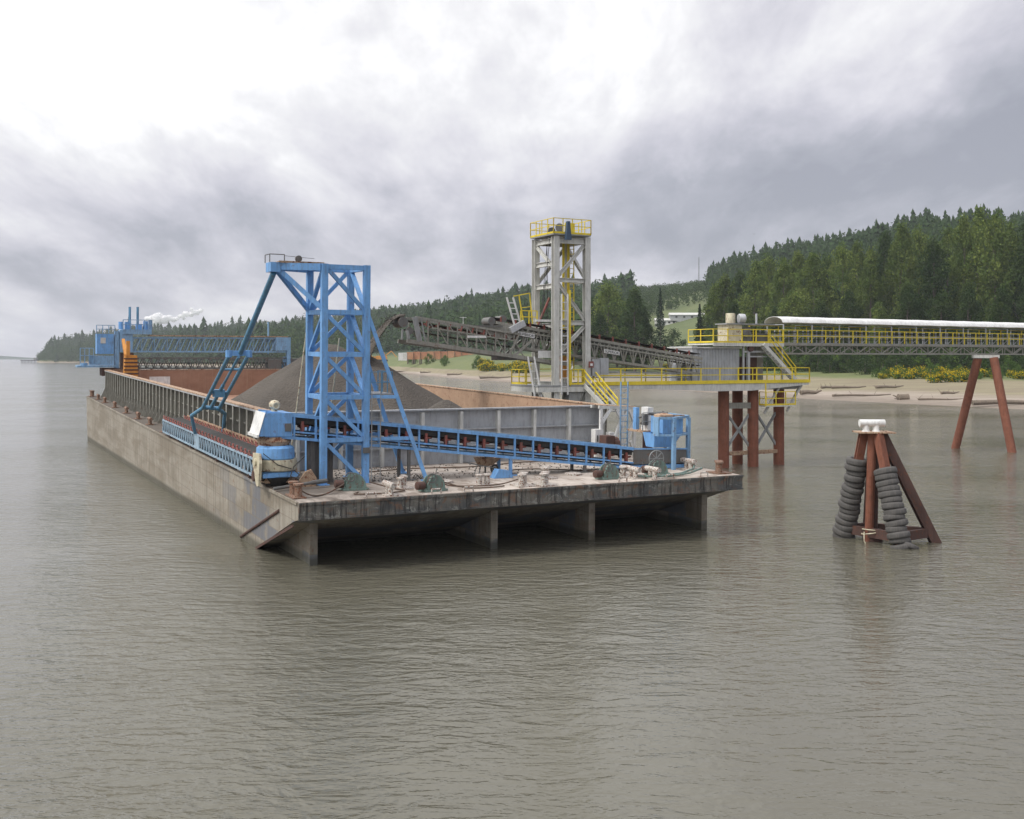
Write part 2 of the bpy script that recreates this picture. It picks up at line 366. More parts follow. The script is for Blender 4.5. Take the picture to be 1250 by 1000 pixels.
def mat_land():
    m,nt,b=newmat('shore_ground'); oc=objc(nt); sp=nt.nodes.new('ShaderNodeSeparateXYZ'); nt.links.new(oc,sp.inputs[0])
    n1=noise(nt,oc,.05,6,.6,.5); n2=noise(nt,mapping(nt,oc,(.05,.25,1)),1,6,.65,.5); n3=noise(nt,oc,.9,5,.7)
    sand=mix(nt,ramp(nt,n2,[(.35,0),(.65,1)]),(.25,.205,.165),(.35,.295,.24)); sand=mix(nt,ramp(nt,n3,[(.55,0),(.7,.5)]),sand,(.16,.13,.10))
    dry=mix(nt,ramp(nt,n2,[(.4,0),(.6,1)]),(.195,.16,.105),(.245,.215,.13))
    gr=mix(nt,ramp(nt,n1,[(.3,0),(.7,1)]),(.085,.115,.035),(.145,.16,.055)); gr=mix(nt,ramp(nt,n3,[(.5,0),(.7,.6)]),gr,(.075,.10,.035))
    zq=math_(nt,'ADD',sp.outputs[2],math_(nt,'MULTIPLY',math_(nt,'SUBTRACT',n1,.5),1.3))
    at=nt.nodes.new('ShaderNodeAttribute'); at.attribute_name='meadow'
    hz=ramp(nt,math_(nt,'DIVIDE',zq,20),[(.45,0),(.6,1)]); hz=math_(nt,'MULTIPLY',hz,math_(nt,'SUBTRACT',1.0,math_(nt,'MULTIPLY',at.outputs['Fac'],.8)))
    gr=mix(nt,hz,gr,(.032,.055,.022))
    wet=ramp(nt,sp.outputs[2],[(.0,1),(.35,.8),(.6,0)])
    c=mix(nt,ramp(nt,math_(nt,'DIVIDE',zq,6),[(.13,0),(.22,1)]),sand,dry)
    c=mix(nt,ramp(nt,math_(nt,'DIVIDE',zq,6),[(.48,0),(.56,1)]),c,gr)
    c=mix(nt,math_(nt,'MULTIPLY',wet,.6),c,(.15,.12,.09))
    nt.links.new(c,b.inputs['Base Color']); b.inputs['Roughness'].default_value=.95; bump(nt,b,n3,.6,.4); return m
mb=MB(); mb.v=V; mb.f=Fc
MEAD=[float(sstep((u-778)/10)*sstep((868-u)/8)) for u in uc for _ in dr]
tag(solo('riverbank_terrain',mb,mat_land(),None,None,smooth=False),None,None,kind='structure')
_t=bpy.data.objects['riverbank_terrain'].data; _t.polygons.foreach_set('use_smooth',[True]*len(Fc)); _a=_t.attributes.new('meadow','FLOAT','POINT'); _a.data.foreach_set('value',MEAD)
# far hills on the left horizon
mb=MB(); n=52
for i in range(n+1):
    x=-6200+i*65; hgt=max(0,40+16*vnoise(x,0,260,3)+7*vnoise(x,0,70,5))*min(1,(n-i)/8)
    mb.v+=[(x,6300,-2),(x,6450,hgt*.8),(x,6600,hgt),(x,6800,-2)]
for i in range(n):
    for j in range(3): mb.f.append((i*4+j,i*4+4+j,i*4+5+j,i*4+1+j))
tag(solo('distant_hills',mb,M['forest'],None,None),kind='structure')
# water
def mat_water():
    m,nt,b=newmat('murky_river_water'); oc=objc(nt)
    n0=noise(nt,mapping(nt,oc,(.05,.08,1)),1,3,.5)
    c=mix(nt,n0,(.100,.094,.070),(.130,.123,.094))
    nt.links.new(c,b.inputs['Base Color']); b.inputs['Roughness'].default_value=.07; b.inputs['IOR'].default_value=1.333
    r=.35
    a=noise(nt,mapping(nt,oc,(.55,1.0,1),rot=(0,0,r)),.55,2,.5,.6)
    bb=noise(nt,mapping(nt,oc,(.6,1.25,1),(7,3,0),rot=(0,0,-.25)),1.9,3,.55,.5)
    cc=noise(nt,mapping(nt,oc,(.8,1.3,1),(1,9,0),rot=(0,0,.1)),6.0,2,.5,.3)
    big=noise(nt,mapping(nt,oc,(.04,.06,1),(2,2,0)),1.0,3,.5)
    amp=ramp(nt,big,[(.38,.45),(.62,1.35)])
    dd=noise(nt,mapping(nt,oc,(.5,1.25,1),(11,5,0),rot=(0,0,.22)),1.15,3,.5,.7)
    rg=math_(nt,'POWER',math_(nt,'SUBTRACT',1.0,math_(nt,'ABSOLUTE',math_(nt,'MULTIPLY',math_(nt,'SUBTRACT',dd,.5),3.2)),True),1.6)
    h=math_(nt,'ADD',math_(nt,'MULTIPLY',a,.16),math_(nt,'ADD',math_(nt,'MULTIPLY',bb,.15),math_(nt,'ADD',math_(nt,'MULTIPLY',cc,.045),math_(nt,'MULTIPLY',rg,.055))))
    h=math_(nt,'MULTIPLY',h,amp)
    bn=bump(nt,b,h,1.0,.50); return m
mb=MB(); R=7300; 
mb.v=[(0,0,0)]+[(R*math.cos(k*math.pi/48),R*math.sin(k*math.pi/48),0) for k in range(96)]; mb.f=[(0,1+k,1+(k+1)%96) for k in range(96)]
tag(solo('river_water',mb,mat_water(),None,None),kind='structure')
# haze
def build_haze(dens):
    m,nt,b=newmat('river_haze_air'); nt.nodes.remove(b); pv=nt.nodes.new('ShaderNodeVolumePrincipled'); pv.inputs['Color'].default_value=(.84,.88,.95,1); pv.inputs['Density'].default_value=dens
    nt.links.new(pv.outputs[0],nt.nodes['Material Output'].inputs['Volume'])
    tag(solo('haze',MB().box(-7600,7600,-7600,7600,-12,230),m,None,None),kind='stuff')
build_haze(.00012)
# ------------------------------------------------------------------ foliage meshes
def quads(cent,size,rngl,flat=0.0):
    n=len(cent); a=rngl.normal(size=(n,3)); 
    if flat: a[:,2]*=(1-flat)
    a/=np.linalg.norm(a,axis=1)[:,None]+1e-9
    b=rngl.normal(size=(n,3)); b-=a*(a*b).sum(1)[:,None]; b/=np.linalg.norm(b,axis=1)[:,None]+1e-9
    s=size if np.ndim(size) else np.full(n,size); s=s*rngl.uniform(.6,1.3,n)
    a=a*s[:,None]*.5; b=b*s[:,None]*.5*rngl.uniform(.5,.9,n)[:,None]
    return np.stack([cent-a,cent-b,cent+a,cent+b],1)   # diamond shaped leaf clumps
def mesh_np(name,q,mat,tint=None):
    q=q.reshape(-1,4,3); n=len(q); me=bpy.data.meshes.new(name); me.vertices.add(n*4); me.vertices.foreach_set('co',q.reshape(-1).astype(np.float32))
    me.loops.add(n*4); me.loops.foreach_set('vertex_index',np.arange(n*4,dtype=np.int32)); me.polygons.add(n); me.polygons.foreach_set('loop_start',np.arange(0,n*4,4,dtype=np.int32)); me.polygons.foreach_set('loop_total',np.full(n,4,dtype=np.int32))
    me.update(); me.materials.append(mat)
    if tint is not None:
        at=me.attributes.new('tint','FLOAT','FACE'); at.data.foreach_set('value',tint.astype(np.float32))
    return me
def crown_broad(h,w,seed,ncl=75,per=105,base=.12,ls=.62):
    g=np.random.default_rng(seed); cs=[]; tn=[]; cl=[]
    for k in range(ncl):
        t=base+(1-base)*(k+g.uniform(0,1))/ncl
        prof=math.sin(math.pi*min(1,max(0,(t-base)/(1-base)))**.75)**.65*(1.0 if t<.93 else .6)
        a=g.uniform(0,2*math.pi); r=w/2*prof*math.sqrt(g.uniform(.15,1))*g.uniform(.75,1.15)
        c=np.array([r*math.cos(a),r*math.sin(a),t*h]); R=w*.135*g.uniform(.6,1.4)
        p=g.normal(size=(per,3)); p/=np.linalg.norm(p,axis=1)[:,None]; p*=(g.uniform(.2,1,per)**.45)[:,None]*R; p[:,2]*=1.25
        cs.append(c+p); tn.append(np.full(per,g.uniform(0,.95)**1.6)); cl.append(c)
    return quads(np.concatenate(cs),ls,g,.3),np.concatenate(tn),cl
def trunk_mb(h,r,limbs):
    mb=MB(); pts=[(0,0,-.5)]+[(random.uniform(-.02,.02)*h*t,random.uniform(-.02,.02)*h*t,h*t) for t in (.2,.4,.6,.78,.93)]
    rr=[r,r*.85,r*.68,r*.5,r*.3,r*.1]
    for i in range(5): mb.tube(pts[i],pts[i+1],rr[i],rr[i+1],7,False)
    for c in limbs:
        t=max(.12,c[2]/h-.18); 
        mb.tube((0,0,h*t),tuple(c),r*.28*(1.1-t),r*.06,5,False)
    return mb
def make_tree(name,label,cat,h,w,seed,leaf,group,**k):
    q,tn,cl=crown_broad(h,w,seed,**k)
    t=thing(name,label,cat,WF,(0,0,0),group)
    me=mesh_np('crown',q,leaf,tn); o=bpy.data.objects.new('crown',me); COL.objects.link(o); o.parent=t
    part('trunk',trunk_mb(h,h*.014+.1,cl[::4]),M['bark'],t)
    return t
def conifer_q(h,w,seed,n=2600,ls=.55):
    g=np.random.default_rng(seed); t=g.uniform(0.06,1,n)**1.05; lay=np.floor(t*22)/22; tt=(lay+.6*(t-lay))
    R=w/2*(1-tt)**.85*(.75+.25*np.sin(lay*60+seed)); a=g.uniform(0,2*math.pi,n); a=np.round(a*3.2)/3.2+g.normal(0,.09,n)+lay*5
    r=R*g.uniform(.1,1,n)**.55; c=np.stack([r*np.cos(a),r*np.sin(a),t*h-r*.22+g.normal(0,.15,n)],1)
    return quads(c,ls,g,.5),g.uniform(0,.3,n)
def make_conifer(name,label,h,w,seed,group,n=2600,ls=.7):
    q,tn=conifer_q(h,w,seed,n,ls); t=thing(name,label,'tree',WF,(0,0,0),group)
    o=bpy.data.objects.new('crown',mesh_np('crown',q,M['needle'],tn)); COL.objects.link(o); o.parent=t
    part('trunk',MB().tube((0,0,-.5),(0,0,h*.9),h*.013+.08,.05,7),M['bark'],t); return t
def place(proto,used,u,Zv,s,label=None,rz=None,sink=0):
    p=gp(u,Zv); mw=Matrix.Translation(p-Vector((0,0,sink)))@Matrix.Rotation(random.uniform(0,6.28) if rz is None else rz,4,'Z')@Matrix.Diagonal((*(s if isinstance(s,tuple) else (s,s,s)),1))
    if proto.name not in used:
        used.add(proto.name); proto.matrix_world=mw
        if label: proto['label']=label
        return proto
    return copy_tree(proto,mw,label)
used=set()
G1='tall trees of the stand behind the right beach'
cw=[make_tree('cottonwood_tree','tall pale green cottonwood in the stand behind the right beach','tree',30,13+2*(i%3),40+i,M['leafA'],G1,ncl=72,per=150) for i in range(4)]
dk=[make_tree('cottonwood_tree','tall dark green tree in the stand behind the right beach','tree',30,12+2*i,60+i,M['leafB'],'tall darker trees of the stand behind the right beach',ncl=72,per=145) for i in range(2)]
def topz(u,v,Zv): return H+(437-v)/1300*Zv-float(ground(u,Zv))
# front row, then back row  (u, v of the top, metres behind the shoreline)
for k,(u,v,dd,kind) in enumerate([(872,352,115,0),(884,340,95,0),(903,336,120,4),(922,326,100,1),(938,318,125,2),(957,320,92,3),(975,313,120,0),(993,316,95,1),(1010,318,128,4),(1028,306,100,2),(1046,300,118,3),(1063,310,90,0),(1080,290,120,5),(1100,282,98,1),(1121,286,120,2),(1140,300,90,4),(1158,284,122,3),(1176,272,100,0),(1194,264,112,1),(1214,270,98,2),(1234,278,118,3),(1252,280,95,5),(1275,272,115,0),(1300,280,100,1),(1330,268,115,2),(1365,275,105,3),
      (895,372,80,4),(915,385,76,0),(948,378,78,5),(968,362,80,2),(1002,372,78,4),(1036,360,80,5),(1072,372,76,3),(1108,350,80,4),(1150,362,78,5),(1182,350,80,4),(1222,356,76,5),(1262,350,80,4)]):
    p=(cw+dk)[kind]; Zv=float(Zs(u))+dd+42; hh=topz(u,v,Zv); s=hh/30
    place(p,used,u,Zv,(min(1.0,s*1.05)*random.uniform(.85,1.1),)*2+(s,))
lab=['tall leafy tree rising just right of the grey loading tower','dark full tree next to the tall one right of the grey loading tower','rounded dark tree between the grey loading tower and the white houses']
for (u,v,dd,kind),l in zip([(742,350,95,2),(775,357,80,4),(727,366,120,5)],lab):
    p=(cw+dk)[kind]; Zv=float(Zs(u))+dd; s=topz(u,v,Zv)/30; o=place(p,used,u,Zv,(s*1.05,s*1.05,s),l); o['group']='trees right of the grey loading tower'
for u,v,dd in [(753,362,120),(764,380,90),(786,385,85),(733,385,70)]:
    p=dk[0]; Zv=float(Zs(u))+dd; s=topz(u,v,Zv)/30; o=place(p,used,u,Zv,(s*1.1,s*1.1,s),'lower dark tree filling the clump right of the grey loading tower'); o['group']='lower trees right of the grey loading tower'
# single conifers
cf=make_conifer('conifer_tree','tall pointed conifer standing left of the white houses',28,9,5,None)
place(cf,used,806,float(Zs(806))+190,(1,1,topz(806,352,float(Zs(806))+190)/28))
c=place(cf,used,854,float(Zs(854))+100,(.85,.85,topz(854,372,float(Zs(854))+100)/28),'narrow dark conifer right of the white houses')
c=place(cf,used,157,1500,(1.9,1.9,topz(157,387,1500)/28),'tallest conifer standing behind the blue masts at the far end')
# bushes
sh=[make_tree('green_bush','rounded green bush at the foot of the trees behind the right beach','bush',6,7.5,80+i,M['shrub'],'green bushes at the foot of the right stand',ncl=26,per=80,base=.02,ls=.4) for i in range(2)]
sh3=make_tree('green_bush','dark green bush at the foot of the trees behind the right beach','bush',6,8,90,M['leafB'],'dark bushes at the foot of the right stand',ncl=26,per=80,base=.02,ls=.4)
for k in range(46):
    u=862+k*10.2+random.uniform(-4,4); dd=random.uniform(100,120); p=[sh[0],sh3,sh[1],sh3][k%4]; place(p,used,u,float(Zs(u))+dd,random.uniform(.75,1.25),sink=.3)
for u,dd,s,l in [(822,210,1.6,'lone round bush on the green slope below the white houses'),(838,150,.9,'small bush low on the green slope under the white houses')]:
    o=place(sh3,used,u,float(Zs(u))+dd,s,l); del o['group']
def broom_mesh(seed):
    g=np.random.default_rng(seed); cs=[]
    for k in range(16):
        a=g.uniform(0,6.28); r=g.uniform(0,1.6); c=np.array([r*math.cos(a),r*math.sin(a),g.uniform(.5,2.0)*(1-r/3)]); p=g.normal(size=(60,3))*.42; cs.append(c+p)
    c=np.concatenate(cs); return quads(c,.32,g)
for k in range(16):
    u=1070+k*12.5+random.uniform(-4,4); place(sh[k%2],used,u,float(Zs(u))+random.uniform(84,100),random.uniform(.35,.7),sink=.2)
bt=thing('broom_shrub','yellow flowering broom shrub at the top of the right beach','bush',WF,(0,0,0),'yellow broom along the right bank')
q=broom_mesh(3); fl=np.random.default_rng(1).random(len(q))<.55; q2=q.copy()
o=bpy.data.objects.new('flowers',mesh_np('flowers',q[fl],M['broom'])); COL.objects.link(o); o.parent=bt
o=bpy.data.objects.new('foliage',mesh_np('foliage',quads(q[~fl].mean(1)*np.array([1,1,.85]),.45,np.random.default_rng(2)),M['shrub'],np.zeros((~fl).sum()))); COL.objects.link(o); o.parent=bt
for k in range(34):
    u=1078+k*5.6+random.uniform(-2,2) if k<26 else 1236+(k-26)*9; dd=random.uniform(86,104) if k%3 else random.uniform(72,90)
    if 1180<u<1232 and k%2: continue
    place(bt,used,u,float(Zs(u))+dd,random.uniform(.7,1.35))
for k in range(22):
    u=random.uniform(575,648); dd=random.uniform(50,95); o=place(bt,used,u,float(Zs(u))+dd,random.uniform(1.0,1.9),'yellow flowering broom shrub on the grassy point behind the boom conveyor'); o['group']='yellow broom on the grassy point'
for k in range(10):
    u=random.uniform(440,600); dd=random.uniform(70,100); o=place(sh[k%2],used,u,float(Zs(u))+dd,random.uniform(.5,.9),'small green bush on the grassy point in front of the orange stacks'); o['group']='small bushes on the grassy point'
for k in range(9):
    u=random.uniform(806,858); o=place(bt,used,u,float(Zs(u))+random.uniform(95,130),random.uniform(.9,1.4),'yellow flowering broom shrub at the foot of the green slope'); o['group']='yellow broom below the green slope'
# forest mass
def forest():
    g=np.random.default_rng(21); N=70000
    u=g.uniform(-60,1450,N); zr=np.interp(u,ru,rd); s=Zs(u)
    tt=g.random(N)**.75; st=np.where(u<455,3,85); Zv=s+st+tt*(zr*1.03-s-st)
    keep=np.ones(N,bool)
    keep&=g.random(N)<np.clip(Zv/1500,.25,1)*(zr-s)/1500*1.2
    Dd=Zv-s
    keep&=(np.interp(u,ru,rz)>0)&(u>46)
    keep&=~((u>430)&(u<660)&(Dd<230))            # landing with the orange stacks
    keep&=~((u>782)&(u<866)&(Zv<760))            # green meadow
    keep&=~((u>866)&(Dd<130)); xx=(u-625)/1300*Zv; keep&=(vnoise(xx,Zv,23,8)+.5*vnoise(xx,Zv,9,3)+g.normal(0,.25,N))>-.62
    u=u[keep];Zv=Zv[keep];zr=zr[keep]; x=(u-625)/1300*Zv; gz=ground(u,Zv); n=len(u)
    ridge=Zv>zr*.86
    clear=(u>770)&(u<865)&(Zv>760)
    con=(g.random(n)<np.where(u>840,np.where(ridge,.72,.42),np.where(ridge,.22,.12)))&~clear
    hh=np.where(con,g.uniform(16,31,n),g.uniform(14,24,n)); hh=np.where(clear,g.uniform(4,9,n),hh); hh=np.where(u<400,hh*1.28,hh); hh=np.where((u>860),hh*.68,hh); hh=np.where(u<85,hh*np.clip((u-40)/22,.5,1),hh)
    lum=g.uniform(0,1,n); pn=vnoise(x,Zv,37,6)+.6*vnoise(x,Zv,14,9); hh=hh*np.clip(1+.28*pn,.55,1.25)*g.uniform(.8,1.1,n)
    tint=np.where(clear,.35+.35*lum,np.where(con,.12*lum,.05+.6*lum**1.5))
    # broadleaf: leaf clumps in a rounded crown
    i=np.where(~con)[0]; m=len(i); K=50; k=g.random((m,K)); a=g.uniform(0,6.283,(m,K)); H_=hh[i]
    r=H_[:,None]*.31*np.sqrt(np.clip(1-(2*k-1)**2,0,1))**.8*g.random((m,K))**.4
    P=np.stack([x[i][:,None]+r*np.cos(a),Zv[i][:,None]+r*np.sin(a),gz[i][:,None]+(.1+.9*k)*H_[:,None]],2).reshape(-1,3)
    q1=quads(P,np.repeat(2.1*np.clip(H_/22,.5,1.2),K),g,.2); t1_=np.repeat(tint[i],K)
    # conifers: drooping kite shaped boughs in whorls round the stem
    i=np.where(con)[0]; m=len(i); Lr,Bn=8,6; H_=hh[i][:,None]; l=np.tile(np.repeat(np.arange(Lr),Bn),(m,1)); t=(l+g.uniform(-.25,.25,(m,Lr*Bn)))/Lr
    a=np.tile(np.tile(np.arange(Bn),Lr)*6.283/Bn,(m,1))+l*1.1+g.normal(0,.3,(m,Lr*Bn))+g.uniform(0,6,(m,1))
    R_=H_*.195*(1-t*.88)**.75*g.uniform(.6,1.25,t.shape)*g.uniform(.8,1.25,(m,1)); z0=gz[i][:,None]+H_*(.08+.82*t); zt=z0+H_*.13
    cx=x[i][:,None]; cy=Zv[i][:,None]; w=.62*R_; mr=.55*R_
    ap=np.stack([cx+0*t,cy+0*t,zt],2); bo=np.stack([cx+R_*np.cos(a),cy+R_*np.sin(a),z0-R_*.15],2)
    l1=np.stack([cx+mr*np.cos(a)-w*np.sin(a),cy+mr*np.sin(a)+w*np.cos(a),z0+R_*.25],2); l2=np.stack([cx+mr*np.cos(a)+w*np.sin(a),cy+mr*np.sin(a)-w*np.cos(a),z0+R_*.25],2)
    q2=np.stack([ap,l1,bo,l2],2).reshape(-1,4,3); t2_=np.repeat(tint[i],Lr*Bn)
    q=np.concatenate([q1,q2]); me=mesh_np('hillside_forest',q,M['forest'],np.concatenate([t1_,t2_])); o=bpy.data.objects.new('hillside_forest',me); COL.objects.link(o)
    tag(o,None,None,kind='stuff'); print('FOREST',n,len(q))
forest()
# ------------------------------------------------------------------ hillside houses, mast, steam, pier, stacks
def at(u,Zv,v=None): 
    x=(u-625)/1300*Zv; return x
for u,wd,l,m1 in [(812,13,'long white house with a low roof on the green slope, left of the pair',M['white']),(838,22,'longer pale grey shed on the green slope, right of the pair',M['tin'])]:
    Zv=700; 
    while 437-(float(ground(u,Zv))-H)/Zv*1300>401: Zv+=10
    p=gp(u,Zv); t=thing('hill_house',l,'house',Matrix.Translation(p),(0,0,0))
    part('wall',MB().box(-wd/2,wd/2,-4,4,-2,2.6),m1,t); part('roof',MB().prism([(-4.6,2.6),(4.6,2.6),(0,4.2)],-wd/2-.6,wd/2+.6,'x'),M['lgrey'],t)
    for k in range(4): x=-wd/2+wd*(k+.6)/4.3; part('window',MB().box(x,x+1.4,-4.06,-3.98,.7,1.9),M['black'],t)
p=gp(853,1100); t=thing('antenna_mast','thin lattice antenna mast on the skyline above the green slope','mast',Matrix.Translation(p))
mm=MB()
for a in range(3): mm.beam((.8*math.cos(a*2.1),.8*math.sin(a*2.1),0),(.4*math.cos(a*2.1),.4*math.sin(a*2.1),34),.22)
for k in range(16): mm.beam((.8,0,k*2),(-.4,.6,k*2+2),.12); mm.beam((-.4,-.6,k*2),(.8,0,k*2+2),.12)
part('lattice',mm,M['grey'],t)
# steam plume
def mat_steam():
    m,nt,b=newmat('white_steam'); nt.nodes.remove(b); d=nt.nodes.new('ShaderNodeBsdfDiffuse'); t=nt.nodes.new('ShaderNodeBsdfTranslucent'); d.inputs[0].default_value=t.inputs[0].default_value=(.97,.97,.97,1)
    ms=nt.nodes.new('ShaderNodeMixShader'); ms.inputs[0].default_value=.5; nt.links.new(d.outputs[0],ms.inputs[1]); nt.links.new(t.outputs[0],ms.inputs[2])
    tr=nt.nodes.new('ShaderNodeBsdfTransparent'); m2=nt.nodes.new('ShaderNodeMixShader'); lw=nt.nodes.new('ShaderNodeLayerWeight'); lw.inputs[0].default_value=.35
    n=noise(nt,objc(nt),.12,4,.6); fac=math_(nt,'ADD',math_(nt,'POWER',lw.outputs['Facing'],1.5),math_(nt,'MULTIPLY',math_(nt,'SUBTRACT',n,.45),.9),True)
    nt.links.new(fac,m2.inputs[0]); nt.links.new(ms.outputs[0],m2.inputs[1]); nt.links.new(tr.outputs[0],m2.inputs[2]); nt.links.new(m2.outputs[0],nt.nodes['Material Output'].inputs['Surface']); return m
import bmesh
bm=bmesh.new()
for dx,dz,r in [(0,0,15),(14,5,16),(28,1,13),(38,5,10),(8,-7,12),(48,2,8),(57,3,5.5),(68,9,7),(80,14,9),(92,14,7),(102,18,9),(112,22,6),(94,26,5),(74,4,4),(-10,2,9)]:
    mtx=Matrix.Translation((dx,random.uniform(-5,5),dz))@Matrix.Diagonal((r,r,r*.8,1)); bmesh.ops.create_icosphere(bm,subdivisions=3,radius=1,matrix=mtx)
for v_ in bm.verts:
    c=v_.co; k=vnoise(c.x*1.0,c.z*1.3+c.y,3.1,2)*1.6+vnoise(c.x,c.z,1.4,4)*.8; v_.co+=v_.normal*k if v_.normal.length else Vector()
me=bpy.data.meshes.new('steam_plume'); bm.to_mesh(me); bm.free(); me.materials.append(mat_steam()); o=bpy.data.objects.new('steam_plume',me); COL.objects.link(o)
o.location=((186-625)/1300*2500,2500,H+(437-391)/1300*2500); tag(o,'white steam plume rising behind the far treeline','steam')
# pier at far left
px=(36-625)/1300*1750; t=thing('river_pier','dark timber pier at the tip of the far left treeline','pier',Matrix.Translation((px,1750,0)))
part('deck',MB().box(-13,13,-4,4,4.0,5.2),M['black'],t); 
mm=MB()
for k in range(11): mm.tube((-12+k*2.4,-3.5,-3),(-12+k*2.4,-3.5,4),.5,n=6)
part('piling',mm,M['black'],t)
part('shed',MB().box(8,12,-3,3,5.2,9),M['grey'],t)
# orange stacks
M['lumber']=paint('orange_lumber_bundle',(.50,.19,.095),.05,.3,.8); M['lumber2']=paint('pale_orange_lumber_bundle',(.55,.25,.13),.05,.3,.8)
for k in range(12):
    u=501+k*8.3; Zv=620+(k%3)*.8; p=Vector(((u-625)/1300*Zv,Zv,6.9)); hh=[4.3,4.5,4.4,4.6,4.7,4.6,4.8,5.4,5.8,5.6,5.1,4.5][k]
    mm=MB(); nl=7
    for j in range(nl): mm.box(-1.85+.04*(j%2),1.85-.05*((j+1)%2),-2,2,.3+j*hh/nl,.3+(j+1)*hh/nl-.12)
    t=thing('lumber_stack','orange stack of bundled lumber in the row on the grassy point','lumber stack',Matrix.Translation(p+Vector((0,0,.6))),(0,0,0),'orange lumber stacks on the grassy point')
    part('bundle',mm,M['lumber'] if k%3 else M['lumber2'],t); part('bearer',MB().box(-1.7,-1.3,-2,2,-2.5,.29).box(1.3,1.7,-2,2,-2.5,.29),M['wood'],t)
p=Vector(((492-625)/1300*619,619,7.2)); t=thing('storage_container','small white container at the left end of the orange stacks','container',Matrix.Translation(p+Vector((0,0,.5))))
part('body',MB().box(-2.6,2.4,-1.2,1.2,-.6,3.9),M['white'],t); part('door',MB().box(.1,2.2,-1.26,-1.2,.1,3.6),M['lgrey'],t)
p=Vector(((466-625)/1300*610,610,6.2)); t=thing('log_loader','orange log loader parked left of the white container','loader',Matrix.Translation(p+Vector((0,0,.3))))
part('body',MB().box(-3.2,3.0,-1.4,1.4,1.3,3.3),M['orange'],t); part('cab',MB().prism([(-.2,3.3),(1.7,3.3),(1.5,5.2),(0,5.2)],-1,.6),M['orange'],t); part('boom',MB().beam((1.5,0,3),(5.5,0,6),.5).beam((5.5,0,6),(8.5,0,2.5),.4),M['orange'],t)
for y in (-1.5,1.1): part('track',MB().prism([(-3,0),(3,0),(3.4,.6),(3,1.2),(-3,1.2),(-3.4,.6)],y,y+.5),M['black'],t)
p=Vector(((453-625)/1300*606,606,6.2)); t=thing('log_loader','smaller orange loader half hidden behind the blue tower leg','loader',Matrix.Translation(p+Vector((0,0,.3))))
part('body',MB().box(-2.2,2.4,-1.2,1.2,1.0,2.9),M['orange'],t); part('cab',MB().prism([(-1.4,2.9),(.4,2.9),(.2,4.8),(-1.2,4.8)],-1,.8),M['orange'],t)
for x in (-1.6,1.6):part('wheel',MB().lathe((x,-1.5,.8),[(.8,0),(.8,.4)],(0,1,0)),M['rubber'],t)
# driftwood
for k,(u,dd,L,r,rz_,l) in enumerate([(1052,13,13,.22,.15,'long thin driftwood log with a bent tip near the waterline'),(1036,40,8,.28,-.1,'grey driftwood log high on the sand, left of the row'),(1086,44,7,.3,.2,'short thick driftwood pile high on the sand in the middle'),(1148,11,8,.18,-.3,'thin driftwood branch lying just above the waterline'),(1240,8,16,.4,.1,'big dark driftwood tree trunk beside the right leg of the rust bent'),(1012,38,5,.25,.5,'small driftwood piece at the left end of the upper beach'),(1160,32,4,.25,.1,'tiny driftwood stick on the middle of the sand'),(990,12,5,.45,.2,'dark log on the sand just right of the steel platform'),(520,25,6,.35,.3,'dark driftwood log on the point behind the gravel pile'),(490,8,9,.4,.05,'long driftwood log at the water edge behind the blue stay'),(555,22,7,.4,-.2,'pale driftwood snag on the point behind the boom conveyor'),(605,14,12,.4,.1,'long low driftwood log at the waterline left of the grey tower')]):
    Zv=float(Zs(u))+dd; p=gp(u,Zv)+Vector((0,0,r)); mm=MB(); dx=math.cos(rz_);dy=math.sin(rz_); pts=[(-L/2*dx,-L/2*dy,0),(-L*.15*dx,-L*.15*dy+.2,r*.3),(L*.2*dx,L*.2*dy-.1,.0),(L/2*dx,L/2*dy,r*.9)]
    rr=[r*1.2,r,r*.85,r*.4]
    for i in range(3): mm.tube(pts[i],pts[i+1],rr[i],rr[i+1],8)
    for j in range(4): mm.tube(pts[j%3+0],(pts[j%3][0]+random.uniform(-1,1),pts[j%3][1]+random.uniform(-.6,.6),random.uniform(.3,1.1)),r*.3,r*.08,5)
    solo('driftwood_log',mm,M['wood'],l,'driftwood',Matrix.Translation(p),(0,0,0),smooth=True)
p=gp(1102,float(Zs(1102))+9)
t=thing('beach_stump','cut brown stump block on the sand near the waterline','stump',Matrix.Translation(p)); part('block',MB().lathe((-.9,0,.4),[(.75,0),(.7,1.0),(.78,2.0)],(1,.1,0),10),M['wood'],t); part('root',MB().tube((-.8,0,.4),(-1.9,.3,.9),.25,.08,6).tube((-.8,0,.3),(-1.8,-.3,.2),.2,.06,6),M['wood'],t)
exec_rest=True
# ================================================================== BARGE
W_=22.0; L_=80.0; HC=2.8
barge=thing('cargo_barge','long weathered grey tan cargo barge with raised steel coaming, lying moored at the loading tower','barge',BF,(0,0,0))
prof=[(0.02,-.03),(0.02,-.66),(1.0,-.92),(2.2,-1.34),(5.0,-2.35),(8.2,-3.45),(13,-4.6),(76,-5.6),(79.0,-4.6),(79.9,-2.2),(80,-.03)]
hull=part('hull',MB().prism(prof,0,W_,'x'),M['hull'],barge)
part('deck_plate',MB().box(0.0,W_,.0,L_,-.026,0.0),M['deck'],barge)
mm=MB(); mm.box(-.06,W_+.06,-.10,.016,-.68,-.012); mm.box(-.09,W_+.09,-.15,-.101,-.10,-.0); mm.box(-.09,W_+.09,-.15,-.101,-.70,-.62)
fas=part('transom_beam',mm,M['fascia'],barge)
mm=MB().box(-.07,-.003,.3,L_-.3,-.14,-.02); part('rubbing_strip',mm,M['hull'],barge)
for a in (1.1,9.45,14.6,21.2):
    part('skeg',MB().prism([(1.85,-.95),(1.95,-3.6),(9.5,-4.2),(9.5,-3.3),(5,-2.0),(2.2,-1.05)],a-.10,a+.10,'x').box(a-.17,a+.17,1.75,1.85,-3.6,-.9),M['hull'],barge)
